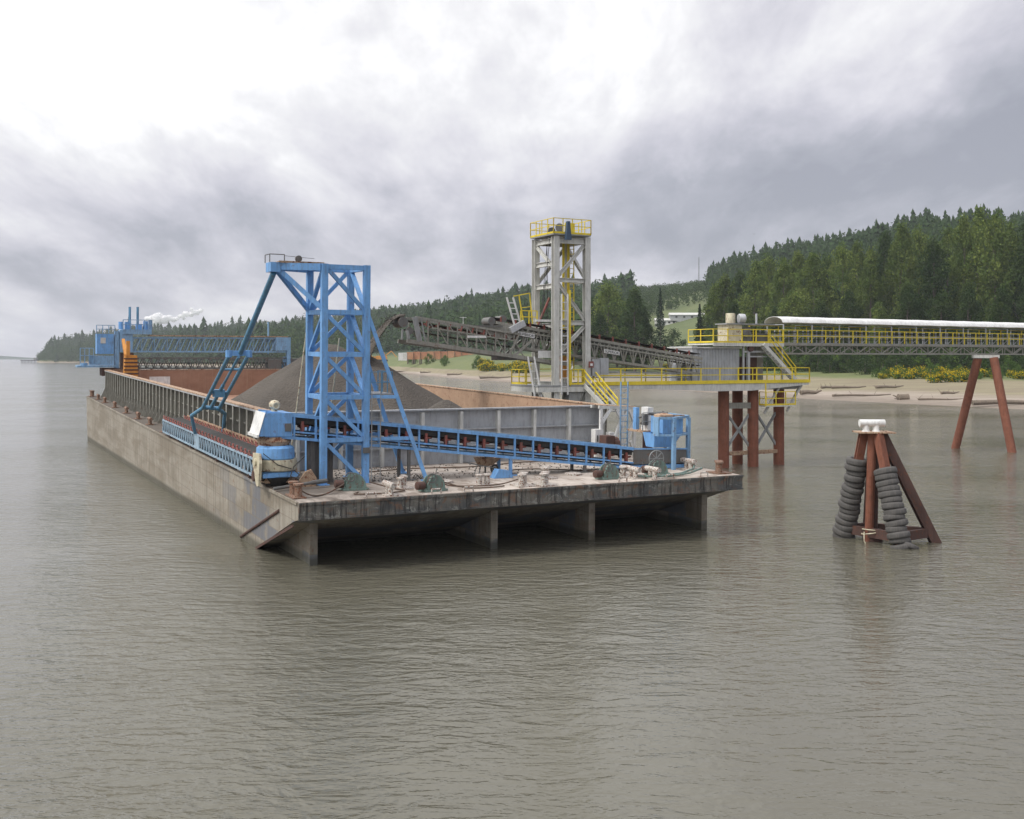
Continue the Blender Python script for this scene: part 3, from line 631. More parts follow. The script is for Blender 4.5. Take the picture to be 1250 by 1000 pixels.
part('groove_strip',MB().tube((-.02,3.0,-.75),(-.02,9.8,-3.0),.07).beam((-.01,.9,-1.05),(-.01,7.4,-3.2),.05,.12),M['rustd'],barge)  # dark strips added to stand in for the hull groove and rounded rake edge
# coaming
a0,a1,b0,b1=1.75,20.4,9.8,77.0
def ribs_left():
    mm=MB(); mm.box(a0,a0+.08,b0,b1,.003,HC)
    b=b0+.3
    while b<b1:
        mm.box(a0-.26,a0-.003,b-.06,b+.06,.003,HC-.08); mm.box(a0-.30,a0-.26,b-.13,b+.13,.003,HC-.08); 
        mm.add([(a0-.26,b-.02,1.1),(a0-.26,b+.02,1.1),(a0-.75,b+.02,.01),(a0-.75,b-.02,.01),(a0-.26,b-.02,.01),(a0-.26,b+.02,.01)],[(0,1,2,3),(0,3,4),(1,5,2),(0,4,5,1),(3,2,5,4)]); b+=1.62
    for c in (.95,1.85): mm.box(a0-.12,a0-.002,b0,b1,c,c+.08)
    return mm
part('coaming_wall',ribs_left(),M['olive'],barge)
mm=MB().box(a0+.083,a1-.083,b0,b0+.08,.003,HC)
for k in range(9): x=a0+.9+k*2.18; part('coaming_rib',MB().box(x-.08,x+.08,b0-.30,b0-.003,.003,HC-.08),M['lgrey'],barge)
for c in (.9,1.75): mm.box(a0+.1,a1-.1,b0-.2,b0-.002,c,c+.06)
part('coaming_wall',mm,M['panel'],barge)
mm=MB().box(a1-.08,a1,b0,b1,.003,HC)
b=b0+.3
while b<b1: mm.box(a1+.003,a1+.26,b-.06,b+.06,.003,HC-.08); b+=1.62
part('coaming_wall',mm,M['olive'],barge)
part('coaming_wall',MB().box(a0+.083,a1-.083,b1-.08,b1,.003,HC),M['olive'],barge)
part('hold_lining',MB().box(a0+.083,a0+.10,b0+.10,b1-.10,.02,HC-.03).box(a0+.11,a1-.11,b0+.083,b0+.10,.02,HC-.03).box(a0+.11,a1-.11,b1-.10,b1-.083,.02,HC-.03).box(a0+.10,a1-.10,b0+.1,b1-.1,.004,.02),M['hold'],barge)
part('hold_lining',MB().box(a1-.10,a1-.083,b0+.11,b1-.11,.021,HC-.03),M['hold2'],barge)
part('coaming_cap',MB().box(a0-.32,a0+.14,b0,b1+.1,HC,HC+.07),M['tanrust'],barge)
part('coaming_cap',MB().box(a0-.32,a1+.3,b0-.30,b0-.002,HC,HC+.075).box(a0-.32,a0-.30,b0,b1,HC-.1,HC-.003),M['panel'],barge)
part('coaming_cap',MB().box(a1-.14,a1+.3,b0,b1+.1,HC,HC+.068).box(a0+.15,a1-.15,b1-.12,b1+.12,HC,HC+.06),M['tanrust'],barge)
part('white_panel',MB().box(5.9,8.0,b1-.16,b1-.101,1.1,2.1),M['white'],barge)
# bitts
def bitt(a,b,mat,s=1.0,pair=(0,.55),fac=1):
    mm=MB(); h=.55*s
    mm.box(a-.28*s,a+.28*s+abs(pair[0]),b-.28*s,b+.28*s+abs(pair[1]),.004,.06)
    for k in (0,1):
        x=a+pair[0]*k; y=b+pair[1]*k
        mm.lathe((x,y,.06),[(.17*s,0),(.16*s,h*.85),(.23*s,h*.88),(.23*s,h*1.02),(.05,h*1.05)],n=12)
    part('mooring_bitt',mm,mat,barge,smooth=True)
def cleat(a,b,mat,s=1.0):
    mm=MB(); mm.box(a-.22*s,a+.22*s,b-.3*s,b+.3*s,.004,.05); mm.tube((a,b-.15*s,.04),(a,b-.12*s,.3*s),.09*s); mm.tube((a,b+.15*s,.04),(a,b+.12*s,.3*s),.09*s); mm.tube((a,b-.42*s,.34*s),(a,b+.42*s,.34*s),.10*s,n=10)
    part('mooring_bitt',mm,mat,barge,smooth=True)
bitt(.30,1.25,M['rbitt'],.95,(0,.75))
for b in (10.8,21.7,27.5,33.6,40.0,45.8,52.4,59.9,67.3,72.9): cleat(.38,b,M['rbitt'] if b>21.8 or b<0 else M['bitt'],1.25)
bitt(.4,78.4,M['rbitt'],1,(0,.8))
for a,b,s in [(5.0,1.95,.8),(8.6,1.6,.8),(10.2,.55,.9),(11.2,.35,.9),(12.4,2.4,.85),(16.15,1.5,.8),(21.3,.75,.95)]:
    bitt(a,b,M['bitt'] if a<21 else M['rbitt'],s,(.5*s,-.0) if a in (8.6,) else (.32,.45))
for a,b in [(3.95,.55),(17.2,.55),(20.9,2.7),(16.4,1.0)]: cleat(a,b,M['bitt'],1.3)
for a in (5.9,7.4,15.25,17.9,3.0,19.9):
    part('deck_ring',MB().path([(a-.22,.12,.0),(a-.2,.12,.2),(a+.2,.12,.2),(a+.22,.12,.0)],.035),M['bitt'],barge)
part('guard_post',MB().tube((10.85,5.6,0),(10.85,5.6,1.1),.05),M['dgrey'],barge)
for x in (7.6,14.4): part('manhole_cover',MB().lathe((x,3.2,.004),[(.42,0),(.42,.08),(.34,.1)],n=20),M['bitt'],barge)
# ------------------------------------------------------------------ gravel
def gravel_pile():
    pa,pb,pc=10.0,27.5,6.4; n=110; mm=MB()
    A=np.linspace(a0+.12,a1-.12,60); Bv=np.linspace(b0+.15,62,130); ok={}
    def hgt(a,b):
        r=math.hypot(a-pa,b-pb); r=math.sqrt(r*r+.35)
        h1=pc-.635*r
        h2=3.2-.62*math.hypot(a-12.6,(b-14.5)); h3=4.9-.63*math.hypot(a-11.5,b-33.0); h4=5.5-.63*math.hypot(a-11.9,b-26.0)
        h=max(h1,h2,h3,h4); an=math.atan2(b-pb,a-pa); h+=.10*math.sin(an*9+1.2*math.sin(r*.8))*min(1,r/4)
        return max(h+vnoise(a,b,1.1,3)*.10+vnoise(a,b,.42,5)*.03,.0)
    for a in A:
        for b in Bv: mm.v.append((a,b,max(.025,hgt(a,b)+.02 if hgt(a,b)>0 else .023)))
    nb=len(Bv)
    for i in range(len(A)-1):
        for j in range(nb-1):
            q=[i*nb+j,(i+1)*nb+j,(i+1)*nb+j+1,i*nb+j+1]
            if max(mm.v[t][2] for t in q)>.03: mm.f.append(tuple(q))
    o=solo('gravel_pile',mm,M['gravel'],'dark grey cone of gravel heaped in the hold of the barge','gravel pile',BF,(10,27,0))
    o.data.polygons.foreach_set('use_smooth',[True]*len(o.data.polygons))
gravel_pile()
# ------------------------------------------------------------------ BLUE TOWER
tw=thing('hoist_tower','tall sky blue lattice tower with a cantilever arm standing on the near deck','tower',BF,(3.3,5.5,0))
ta0,ta1,tb0,tb1=2.36,4.32,4.55,6.75; TL=[.0,1.97,3.87,5.77,7.66,9.72]
for a in (ta0,ta1):
    for b in (tb0,tb1):
        mm=MB().box(a-.14,a+.14,b-.14,b+.14,.03,9.78); mm.box(a-.24,a+.24,b-.24,b+.24,.003,.03); part('leg',mm,M['blue'],tw)
for c in TL[1:]:
    for b in (tb0,tb1): part('cross_beam',MB().box(ta0+.142,ta1-.142,b-.10,b+.10,c-.10 if c<9 else c-.17,c+.10 if c<9 else c+.04),M['blue'],tw)
    for a in (ta0,ta1): part('cross_beam',MB().box(a-.10,a+.10,tb0+.142,tb1-.142,c-.10 if c<9 else c-.17,c+.10 if c<9 else c+.04),M['blue'],tw)
for k in range(5):
    z0,z1=TL[k]+(.12 if k else .15),TL[k+1]-.12
    part('diagonal_brace',MB().beam((ta0+.12,tb0,z1),(ta1-.12,tb0,z0),.14,.17),M['blue'],tw)
    part('diagonal_brace',MB().beam((ta1-.12,tb1,z1),(ta0+.12,tb1,z0),.14,.17),M['blue'],tw)
    if k: 
        part('diagonal_brace',MB().beam((ta0,tb0+.12,z1),(ta0,tb1-.12,z0),.14,.17,up=(1,0,0)),M['blue'],tw)
        part('diagonal_brace',MB().beam((ta1,tb1-.12,z1),(ta1,tb0+.12,z0),.14,.17,up=(1,0,0)),M['blue'],tw)
mm=MB().beam((ta0-.15,tb0+.05,9.63),(.42,5.3,9.63),.2,.3).beam((ta0-.15,tb1-.05,9.63),(.42,5.75,9.63),.2,.3).box(.12,.55,5.1,5.95,9.38,9.80)
arm=part('boom_arm',mm,M['blue'],tw)
part('arm_strut',MB().beam((.6,5.3,9.45),(ta0-.02,tb0,7.75),.17,.2),M['blue'],tw)
part('arm_strut',MB().beam((.6,5.75,9.45),(ta0-.02,tb1,7.75),.17,.2),M['blue'],tw)
mm=MB(); 
for k in range(14): mm.box(.5+k*.14,.5+k*.14+.05,5.0,6.3,9.80,9.86)
mm.box(.45,2.5,5.0,5.06,9.80,9.87).box(.45,2.5,6.24,6.3,9.80,9.87); part('grating',mm,M['tanrust'],arm)
part('sheave',MB().lathe((1.5,5.55,10.02),[(.15,0),(.12,.06),(.15,.12)],(0,1,0),14).box(1.42,1.58,5.5,5.72,9.86,10.06),M['dgrey'],tw,smooth=True)
part('hand_rail',MB().path([(.1,5.2,9.8),(.1,5.2,10.15),(.75,5.2,10.15),(.75,5.2,9.8)],.022).path([(.1,5.2,10.15),(.1,6.0,10.15),(.1,6.0,9.8)],.022).path([(.75,5.2,10.1),(2.4,6.2,10.1)],.012),M['dgrey'],tw)
part('backstay',MB().beam((ta1+.05,tb0,7.66),(7.05,3.95,.06),.17,.17).box(6.85,7.3,3.75,4.15,.003,.06),M['blue'],tw)
part('backstay',MB().beam((ta1+.05,tb1,7.66),(7.05,6.9,.06),.17,.17).box(6.85,7.3,6.7,7.1,.003,.06),M['blue'],tw)
for c,x in ((3.87,5.72),(1.97,6.34)):
    part('cross_beam',MB().beam((ta1+.1,tb0,c),(x,4.2,c),.13,.15),M['blue'],tw); part('cross_beam',MB().beam((ta1+.1,tb1,c),(x,6.8,c),.13,.15),M['blue'],tw)
pl=part('access_platform',MB().box(4.5,5.7,4.7,6.6,3.95,4.0),M['grey'],tw)
part('hand_rail',MB().rail([(5.65,4.72,4.0),(4.6,4.72,4.0)],.98,.5,.018,False).rail([(5.65,4.72,4.0),(5.65,6.6,4.0)],.98,.6,.018,False),M['teal'],tw)
part('ladder',MB().ladder((4.75,4.35,0),(4.75,4.35,4.1),.42,(1,0,0),.28,.018),M['grey'],tw)
part('stay_rod',MB().tube((2.3,7.0,6.9),(1.75,7.9,.3),.035).tube((3.9,7.1,6.5),(3.35,7.6,.3),.035),M['cream'],tw)
# electrical box
part('junction_box',MB().box(4.15,4.45,4.33,4.40,1.35,1.6),M['dgrey'],tw)
# cables hanging from tower foot
# ------------------------------------------------------------------ hoist link
lk=thing('hoist_link','slanting blue hoist link from the tower arm down to the stowed side conveyor','hoist link',BF,(.4,5.4,9.3))
K=(.42,12.0,5.7)
part('link_tube',MB().tube((.33,5.4,9.35),K,.13,n=10),M['teal'],lk,smooth=True)
part('cross_head',MB().beam((-.15,12,5.7),(.85,12,5.7),.2,.26).tube((-.15,12,5.85),(-.15,12,5.5),.16).tube((.85,12,5.85),(.85,12,5.5),.16),M['blue'],lk)
for pts in ([(-.12,12,5.6),(-.15,18.3,2.6),(-.5,19.6,2.1),(-.14,20.4,1.05)],[(.82,12,5.6),(.72,18.3,2.5),(1.25,19.2,2.2),(1.42,20.4,1.1)]):
    part('fork_rail',MB().path(pts,.10,8),M['teal'],lk)
part('hydraulic_ram',MB().tube((.38,12.2,5.5),(.34,15.5,3.95),.07).tube((.34,15.5,3.95),(.3,18.2,2.65),.10),M['teal'],lk)
part('cross_bar',MB().tube((-.12,13.7,4.84),(.8,13.7,4.84),.06).tube((-.13,16.2,3.6),(.76,16.2,3.5),.10).tube((-.15,18.2,2.65),(.73,18.2,2.55),.11).box(.0,.55,16.0,16.5,3.3,3.7),M['teal'],lk)
# ------------------------------------------------------------------ side conveyor
sc=thing('side_conveyor','pale blue lattice side conveyor lowered alongside the left coaming','conveyor',BF,(.7,18,0))
sb0,sb1=6.3,31.6
for a in (-.05,1.3):
    mm=MB().beam((a,sb0,.98),(a,sb1,.98),.1,.1).beam((a,sb0,.22),(a,sb1,.22),.1,.1)
    n=38
    for k in range(n):
        y0=sb0+(sb1-sb0)*k/n; y1=sb0+(sb1-sb0)*(k+1)/n; mm.beam((a,y0,.25),(a,(y0+y1)/2,.95),.06,.07).beam((a,(y0+y1)/2,.95),(a,y1,.25),.06,.07)
    mm.box(a-.04,a+.04,19.6,20.9,.2,1.02); mm.beam((a,sb0,.2),(a,sb0,1.0),.1); mm.beam((a,sb1,.2),(a,sb1,1.0),.1)
    part('side_truss',mm,M['pale'],sc)
part('belt',MB().box(.12,1.12,sb0-.2,sb1+.1,1.06,1.10).box(.15,1.1,sb0,sb1,.45,.47),M['belt'],sc)
for k in range(60):
    y=sb0+.4+k*.415; sg=.3 if k%2 else -.25
    part('idler_roller',MB().tube((-.0,y,1.02),(.38,y+.1,.92),.075,n=8).tube((.38,y+.1,.92),(.85,y+.1,.92),.075,n=8).tube((.85,y+.1,.92),(1.25,y,1.02),.075,n=8).tube((-.06,y,1.02),(-.02,y+sg,1.26),.045,n=6).tube((1.3,y,1.02),(1.28,y+sg,1.24),.045,n=6),M['redpaint'],sc)
part('skirt_plate',MB().box(1.36,1.40,8,31,1.0,1.32),M['tanrust'],sc)
part('drive_box',MB().prism([(6.3,.1),(4.9,.15),(4.9,.75),(5.4,1.05),(6.3,1.1)],-.1,1.3,'x'),M['tanrust'],sc)
part('drive_motor',MB().lathe((-.55,5.4,.45),[(.24,0),(.26,.1),(.26,.5)],(1,0,0),12),M['rustd'],sc)
for y in (8,15,22,29): part('trestle',MB().beam((-.05,y,.02),(-.05,y,.2),.14).beam((1.3,y,.02),(1.3,y,.2),.14).beam((-.1,y,.1),(1.35,y,.1),.12),M['rustd'],sc)
# ------------------------------------------------------------------ MAIN DECK CONVEYOR
mc=thing('deck_conveyor','long blue conveyor sloping across the near deck from hooded head to hopper tail','conveyor',BF,(10,4.5,0))
def mbz(a): return 5.02-.082*a
def mt(a): return 3.22-.118*a        # top chord height
def cv(a,off,c): return (a,mbz(a)+off,c)
LE,RE=-.1,18.1
for off,side in ((0,0),(1.25,1)):
    mm=MB().beam(cv(LE,off,mt(LE)),cv(RE,off,mt(RE)),.12,.14).beam(cv(LE,off,mt(LE)-1.0),cv(RE,off,mt(RE)-.98),.12,.12).beam(cv(1.2,off,mt(1.2)-.72),cv(RE,off,mt(RE)-.70),.06,.07)
    a=1.15
    while a<RE+.1: mm.beam(cv(a,off,mt(a)-.98),cv(a,off,mt(a)-.02),.08,.09); a+=.955
    part('side_frame',mm,M['blue2'] if side else M['blue'],mc)
part('belt',MB().beam(cv(LE,.62,mt(LE)-.16),cv(RE+2,.62,mt(RE+2)-.16),1.0,.05).beam(cv(LE,.62,mt(LE)-.80),cv(RE,.62,mt(RE)-.80),1.0,.04).beam(cv(LE+1,.12,mt(LE+1)-.20),cv(RE,.12,mt(RE)-.20),.03,.26),M['belt'],mc)
part('back_sheet',MB().beam(cv(1.3,1.12,mt(1.3)-.28),cv(RE,1.12,mt(RE)-.28),.02,.36),M['dgrey'],mc)
a=1.6
while a<RE-.2:
    part('idler_roller',MB().tube(cv(a,.2,mt(a)-.30),cv(a,.42,mt(a)-.48),.09,n=8).tube(cv(a,.42,mt(a)-.48),cv(a,.85,mt(a)-.48),.09,n=8).beam(cv(a-.06,.14,mt(a)-.68),cv(a-.06,.14,mt(a)-.22),.12,.16).tube(cv(a-.02,.1,mt(a)-.45),cv(a+.25,.25,mt(a)-.45),.05,n=6),M['redpaint'],mc); a+=.955
part('skirt_plate',MB().beam(cv(18.1,0,mt(18.1)-.42),cv(21.15,0,.62),.03,.72),M['dgrey'],mc)
part('tail_frame',MB().beam(cv(RE,0,.15),cv(21.2,0,-.0+.12),.14,.16).beam(cv(RE,1.25,.15),cv(21.2,1.25,.12),.14,.16).beam(cv(RE,-.03,1.08),cv(21.2,-.03,.99),.05,.07),M['blue'],mc); part('end_plate',MB().box(21.16,21.2,3.3,4.6,.05,.95),M['dgrey'],mc)
part('tail_pulley',MB().tube(cv(20.9,.1,.45),cv(20.9,1.15,.45),.28,n=14),M['rustd'],mc,smooth=True)
for a,mt_ in ((11.45,'blue'),(6.4,'dgrey'),(15.4,'dgrey')): 
    part('support_leg',MB().beam(cv(a,0,.0),cv(a,0,mt(a)-1.06),.13).box(a-.35,a+.35,mbz(a)-.15,mbz(a)+.15,.003,.04),M[mt_],mc); part('support_leg',MB().beam(cv(a,1.25,0),cv(a,1.25,mt(a)-1.06),.13),M[mt_],mc)
# hood at the head end
hd=part('head_hood',MB().prism([(-.42,2.22),(-.12,3.22),(1.05,3.2),(1.05,2.16)],4.85,6.5),M['blue'],mc)
part('hood_end',MB().add([(-.45,4.83,2.20),(-.45,6.52,2.20),(-.15,6.52,3.24),(-.15,4.83,3.24)],[(0,1,2,3)]).beam((-.47,4.8,2.22),(-.47,6.55,2.22),.07,.13),M['white'],mc)
part('vent_cap',MB().lathe((.45,5.6,3.24),[(.14,0),(.14,.12),(.24,.2),(.25,.36),(.16,.46),(.03,.5)],n=14).torus((.45,5.35,3.5),(0,1,0),.13,.05),M['cream'],mc,smooth=True)
part('cone_chute',MB().lathe((.42,5.55,1.7),[(.62,0),(.74,.25),(.66,.45)],n=18),M['tanrust'],mc,smooth=True)
part('drum',MB().lathe((.45,5.4,1.18),[(.80,0),(.84,.05),(.82,.48),(.70,.58)],n=22),M['blue'],mc,smooth=True)
part('drum',MB().lathe((.5,5.35,.72),[(.70,-.1),(.88,0),(.90,.2),(.86,.45)],n=22),M['cream'],mc,smooth=True)
part('slew_ring',MB().lathe((.5,5.35,.42),[(.78,0),(.82,.04),(.82,.2),(.7,.26)],n=22).box(-.3,1.3,4.6,4.72,.42,.6),M['blue'],mc,smooth=True)
part('discharge_boot',MB().lathe((.45,5.3,.03),[(.45,0),(.7,.4)],n=14),M['black'],mc,smooth=True)
part('trunnion_plate',MB().prism([(4.55,.1),(4.9,.06),(5.6,1.0),(5.5,1.45),(4.5,1.5),(4.35,1.1)],-.52,-.40,'x').tube((-.6,4.95,1.1),(-.3,4.95,1.1),.16,n=12),M['cream'],mc)
part('side_bracket',MB().prism([(1.3,.0),(1.95,.0),(2.0,.35),(1.75,.75),(1.5,.65),(1.25,.3)],4.3,4.45),M['tanrust'],mc)
part('hydraulic_hose',MB().path([(1.0,4.4,.75),(1.2,4.25,.55),(1.05,4.2,.4),(.8,4.25,.5),(1.0,4.4,.9),(1.5,4.5,1.3)],.025).path([(-.3,4.6,1.5),(.3,4.45,1.0),(.9,4.4,.8)],.02),M['black'],mc)
mm=MB()
for k in range(7): 
    x=1.75+k*.17; mm.add([(x,4.9+.06*(k%2),.05),(x+.18,4.9+.06*((k+1)%2),.05),(x+.18,4.95+.06*((k+1)%2),2.15),(x,4.95+.06*(k%2),2.15),(x,5.0+.06*(k%2),.05),(x+.18,5.0+.06*((k+1)%2),.05),(x+.18,5.05,2.15),(x,5.05,2.15)],[(0,1,2,3),(4,7,6,5),(0,3,7,4),(1,5,6,2)])
part('rubber_curtain',mm,M['rubber'],mc)
part('inspection_hatch',MB().box(.72,1.0,4.80,4.848,2.4,2.75),M['dgrey'],mc)
# deck beam lying under the head
solo('deck_pipe',MB().tube((-.15,3.4,.12),(1.6,3.7,.25),.07).tube((1.6,3.7,.25),(2.3,3.85,.28),.1),M['dgrey'],'grey pipe lying on the deck below the cream drum','pipe',BF,(0,3.4,0))
# ------------------------------------------------------------------ HOPPER
hp=thing('feed_hopper','sky blue steel feed hopper in a tube frame at the tail of the deck conveyor','hopper',BF,(20,4,0))
mm=MB(); 
def frustum(mm,x0,x1,y0,y1,z0,X0,X1,Y0,Y1,z1): return mm.add([(x0,y0,z0),(x1,y0,z0),(x1,y1,z0),(x0,y1,z0),(X0,Y0,z1),(X1,Y0,z1),(X1,Y1,z1),(X0,Y1,z1)],[(0,3,2,1),(0,1,5,4),(1,2,6,5),(2,3,7,6),(3,0,4,7)])
frustum(mm,19.45,20.6,3.65,4.4,1.08,19.45,21.2,3.65,4.7,1.78); part('funnel',mm,M['blue'],hp)
mm=MB(); mm.add([(19.95,3.62,1.78),(21.2,3.62,1.78),(21.2,4.7,1.78),(19.95,4.7,1.78),(19.95,3.62,2.62),(21.2,3.62,2.62),(21.2,4.7,2.62),(19.95,4.7,2.62)],[(0,1,5,4),(1,2,6,5),(2,3,7,6),(3,0,4,7)]); part('bin_wall',mm,M['blue'],hp)
part('rubble_load',MB().lathe((20.4,4.2,2.45),[(.55,0),(.5,.25),(.1,.33)],n=11),M['tanrust'],hp)
for (a,b) in ((20.15,2.95),(21.75,3.9),(21.75,5.6)):
    part('frame_post',MB().box(a-.09,a+.09,b-.09,b+.09,.003,2.55),M['blue2'],hp)
part('frame_ring',MB().beam((19.3,3.1,2.62),(20.15,2.95,2.6),.1,.12).beam((20.15,2.95,2.6),(21.75,3.9,2.6),.12,.12).beam((21.75,3.9,2.6),(21.75,5.6,2.6),.12,.12).beam((19.3,3.2,1.75),(20.15,2.95,1.74),.1,.1).beam((20.15,2.95,1.7),(21.75,3.9,1.7),.1,.1).beam((21.75,3.9,1.7),(21.75,5.6,1.7),.1,.1).box(19.3,19.37,3.1,3.6,1.7,2.66),M['blue2'],hp)
part('stain_board',MB().box(19.7,21.2,3.5,3.58,2.64,2.72),M['tanrust'],hp)
# walkway stand beside the coaming
ws=thing('walkway_stand','pale grey trestle walkway with slanted legs between coaming corner and hopper','walkway',BF,(20.8,8.6,0))
part('deck_beam',MB().beam((19.2,8.6,2.84),(21.7,8.6,2.70),.14,.16).beam((19.2,9.4,2.84),(21.7,9.4,2.70),.14,.16),M['lgrey'],ws)
part('walk_plate',MB().beam((19.3,9.0,2.94),(21.7,9.0,2.80),.7,.03),M['tanrust'],ws)
for x0,z0,x1,z1 in [(19.35,0,19.35,2.75),(19.4,1.95,19.95,2.72),(20.35,2.7,20.65,2.15),(20.68,2.15,20.0,.3),(20.75,.03,20.75,2.72),(20.8,2.1,21.1,2.65),(21.2,2.65,21.55,1.95),(21.5,1.95,20.85,.3),(21.55,.03,21.55,1.95),(21.3,.9,21.62,.15)]:
    p,q=(x0,8.6,z0),(x1,8.6,z1)
    part('trestle_leg',MB().beam(p,q,.15,.15),M['white'],ws)
ld=solo('ladder',MB().ladder((20.5,8.05,.5),(20.5,8.05,4.25),.46,(1,0,0),.3,.03),M['blue2'],'upright blue ladder rising above the coaming corner, left of the hopper','ladder',BF,(21.05,8.05,0))
part('motor_block',MB().box(18.95,19.5,7.4,8.1,.3,1.35).lathe((19.5,7.7,.85),[(.4,0),(.42,.3),(.2,.36)],(1,0,0),12),M['rustd'],thing('pump_engine','dark rusty pump engine under the trestle walkway','engine',BF,(19.5,7.7,0)))
cbn=thing('control_cabinet','off-white control cabinet standing against the coaming corner','cabinet',BF,(18.9,8.7,0))
part('body',MB().box(18.95,19.45,8.5,8.95,.03,1.62),M['white'],cbn); part('handle',MB().box(19.05,19.1,8.44,8.5,.95,1.3),M['black'],cbn); part('side_box',MB().box(19.75,20.05,8.3,8.7,.6,1.45),M['white'],cbn)
pf=thing('service_platform','rusty service platform with white cabinet between trestle and hopper','platform',BF,(20.6,6.5,0))
part('floor',MB().box(20.3,21.9,5.9,7.4,1.62,1.72),M['tanrust'],pf); part('cabinet',MB().box(20.65,21.0,6.0,6.6,1.72,2.95),M['white'],pf); part('cabinet',MB().box(20.45,20.65,6.8,7.1,1.72,2.9),M['blue'],pf,label='blue narrow cabinet')
part('post',MB().beam((20.4,6.0,0),(20.4,6.0,1.62),.12).beam((21.8,6.0,0),(21.8,6.0,1.62),.12).beam((21.8,7.3,0),(21.8,7.3,1.62),.12),M['grey'],pf); part('skirt_plate',MB().box(20.3,20.9,5.92,5.96,.6,1.6),M['rustd'],pf)
part('hand_rail',MB().rail([(20.3,5.95,1.72),(21.9,5.95,1.72)],.95,.8,.022,False).rail([(21.9,5.95,1.72),(21.9,7.4,1.72)],.95,.8,.022,False),M['grey'],pf)
part('tank',MB().lathe((21.6,6.5,1.75),[(.3,0),(.32,.6),(.25,.75),(.1,.8)],n=12),M['cream'],pf,smooth=True)
part('conduit',MB().path([(20.2,6.2,2.4),(20.75,6.0,2.6),(21.3,6.0,2.55),(21.8,6.2,2.7)],.05).path([(20.3,6.2,2.1),(20.7,6.1,2.2)],.05).box(20.45,20.7,6.0,6.3,2.0,2.6),M['dgrey'],pf)
mm=MB(); rs=random.Random(9)
for k in range(900):
    a=rs.uniform(.3,7.5) if k%2 else rs.uniform(2,19); b=rs.uniform(4.6,9.3) if k%2 else rs.uniform(4.2,9.4); q_=rs.uniform(.02,.055)
    mm.add([(a+q_,b,.0),(a-q_*.6,b+q_,.0),(a-q_*.6,b-q_,.0),(a,b,q_*1.3)],[(0,1,3),(1,2,3),(2,0,3)])
solo('spilled_gravel',mm,M['gravel'],None,None,BF,(5,7,0),kind='stuff')
# ------------------------------------------------------------------ winches
def winch(loc,rz,label,first=[None]):
    mw=BF@Matrix.Translation(loc)@Matrix.Rotation(rz,4,'Z')@Matrix.Scale(.8,4)
    if first[0]: return copy_tree(first[0],mw,label)
    t=thing('deck_winch',label,'winch',WF,(0,0,0),'green winches on the near deck'); first[0]=t
    part('base_skid',MB().box(-.7,.7,-.4,.4,.01,.12),M['green'],t)
    for y in (-.32,.26): part('side_plate',MB().prism([(-.55,.12),(.6,.12),(.5,.5),(.3,.78),(.0,.88),(-.3,.75),(-.5,.45)],y,y+.07),M['green'],t)
    part('drum',MB().lathe((0,-.25,.48),[(.42,0),(.42,.04),(.2,.05),(.2,.45),(.42,.46),(.42,.5)],(0,1,0),16),M['green'],t,smooth=True)
    part('rope_coil',MB().lathe((0,-.2,.48),[(.3,0),(.33,.1),(.3,.2),(.33,.3),(.3,.4)],(0,1,0),14),M['cable'],t)
    part('hand_wheel',MB().torus((-.35,-.45,.75),(.3,1,0),.24,.03,16,6).beam((-.58,-.45,.75),(-.12,-.5,.75),.03).beam((-.35,-.47,.52),(-.35,-.47,.98),.03),M['dgrey'],t)
    part('motor',MB().lathe((-.62,-.1,.35),[(.2,0),(.22,.08),(.22,.45),(.12,.5)],(-1,0,0),12),M['rustd'],t,smooth=True)
    part('lever',MB().tube((.3,.3,.6),(.45,.35,1.15),.025).tube((-.9,.1,.5),(-1.0,.1,.95),.02),M['dgrey'],t)
    t.matrix_world=mw; return t
winch((3.15,2.6,0),-.1,'green winch between the feet of the blue tower')
winch((6.1,.95,0),.15,'green winch at the foot of the slanting blue stay')
winch((15.2,1.3,0),.1,'green winch with its brown motor in front of the red idlers, second from the right')
w4=winch((18.3,1.75,0),-.1,'green winch with a big spoked wheel in front of the hopper')
part('spoked_wheel',MB().torus((0,.1,.95),(0,1,0),.5,.035,24,6).beam((-.5,.1,.95),(.5,.1,.95),.04).beam((0,.1,.45),(0,.1,1.45),.04).beam((-.35,.1,.6),(.35,.1,1.3),.04).beam((-.35,.1,1.3),(.35,.1,.6),.04),M['grey'],w4)
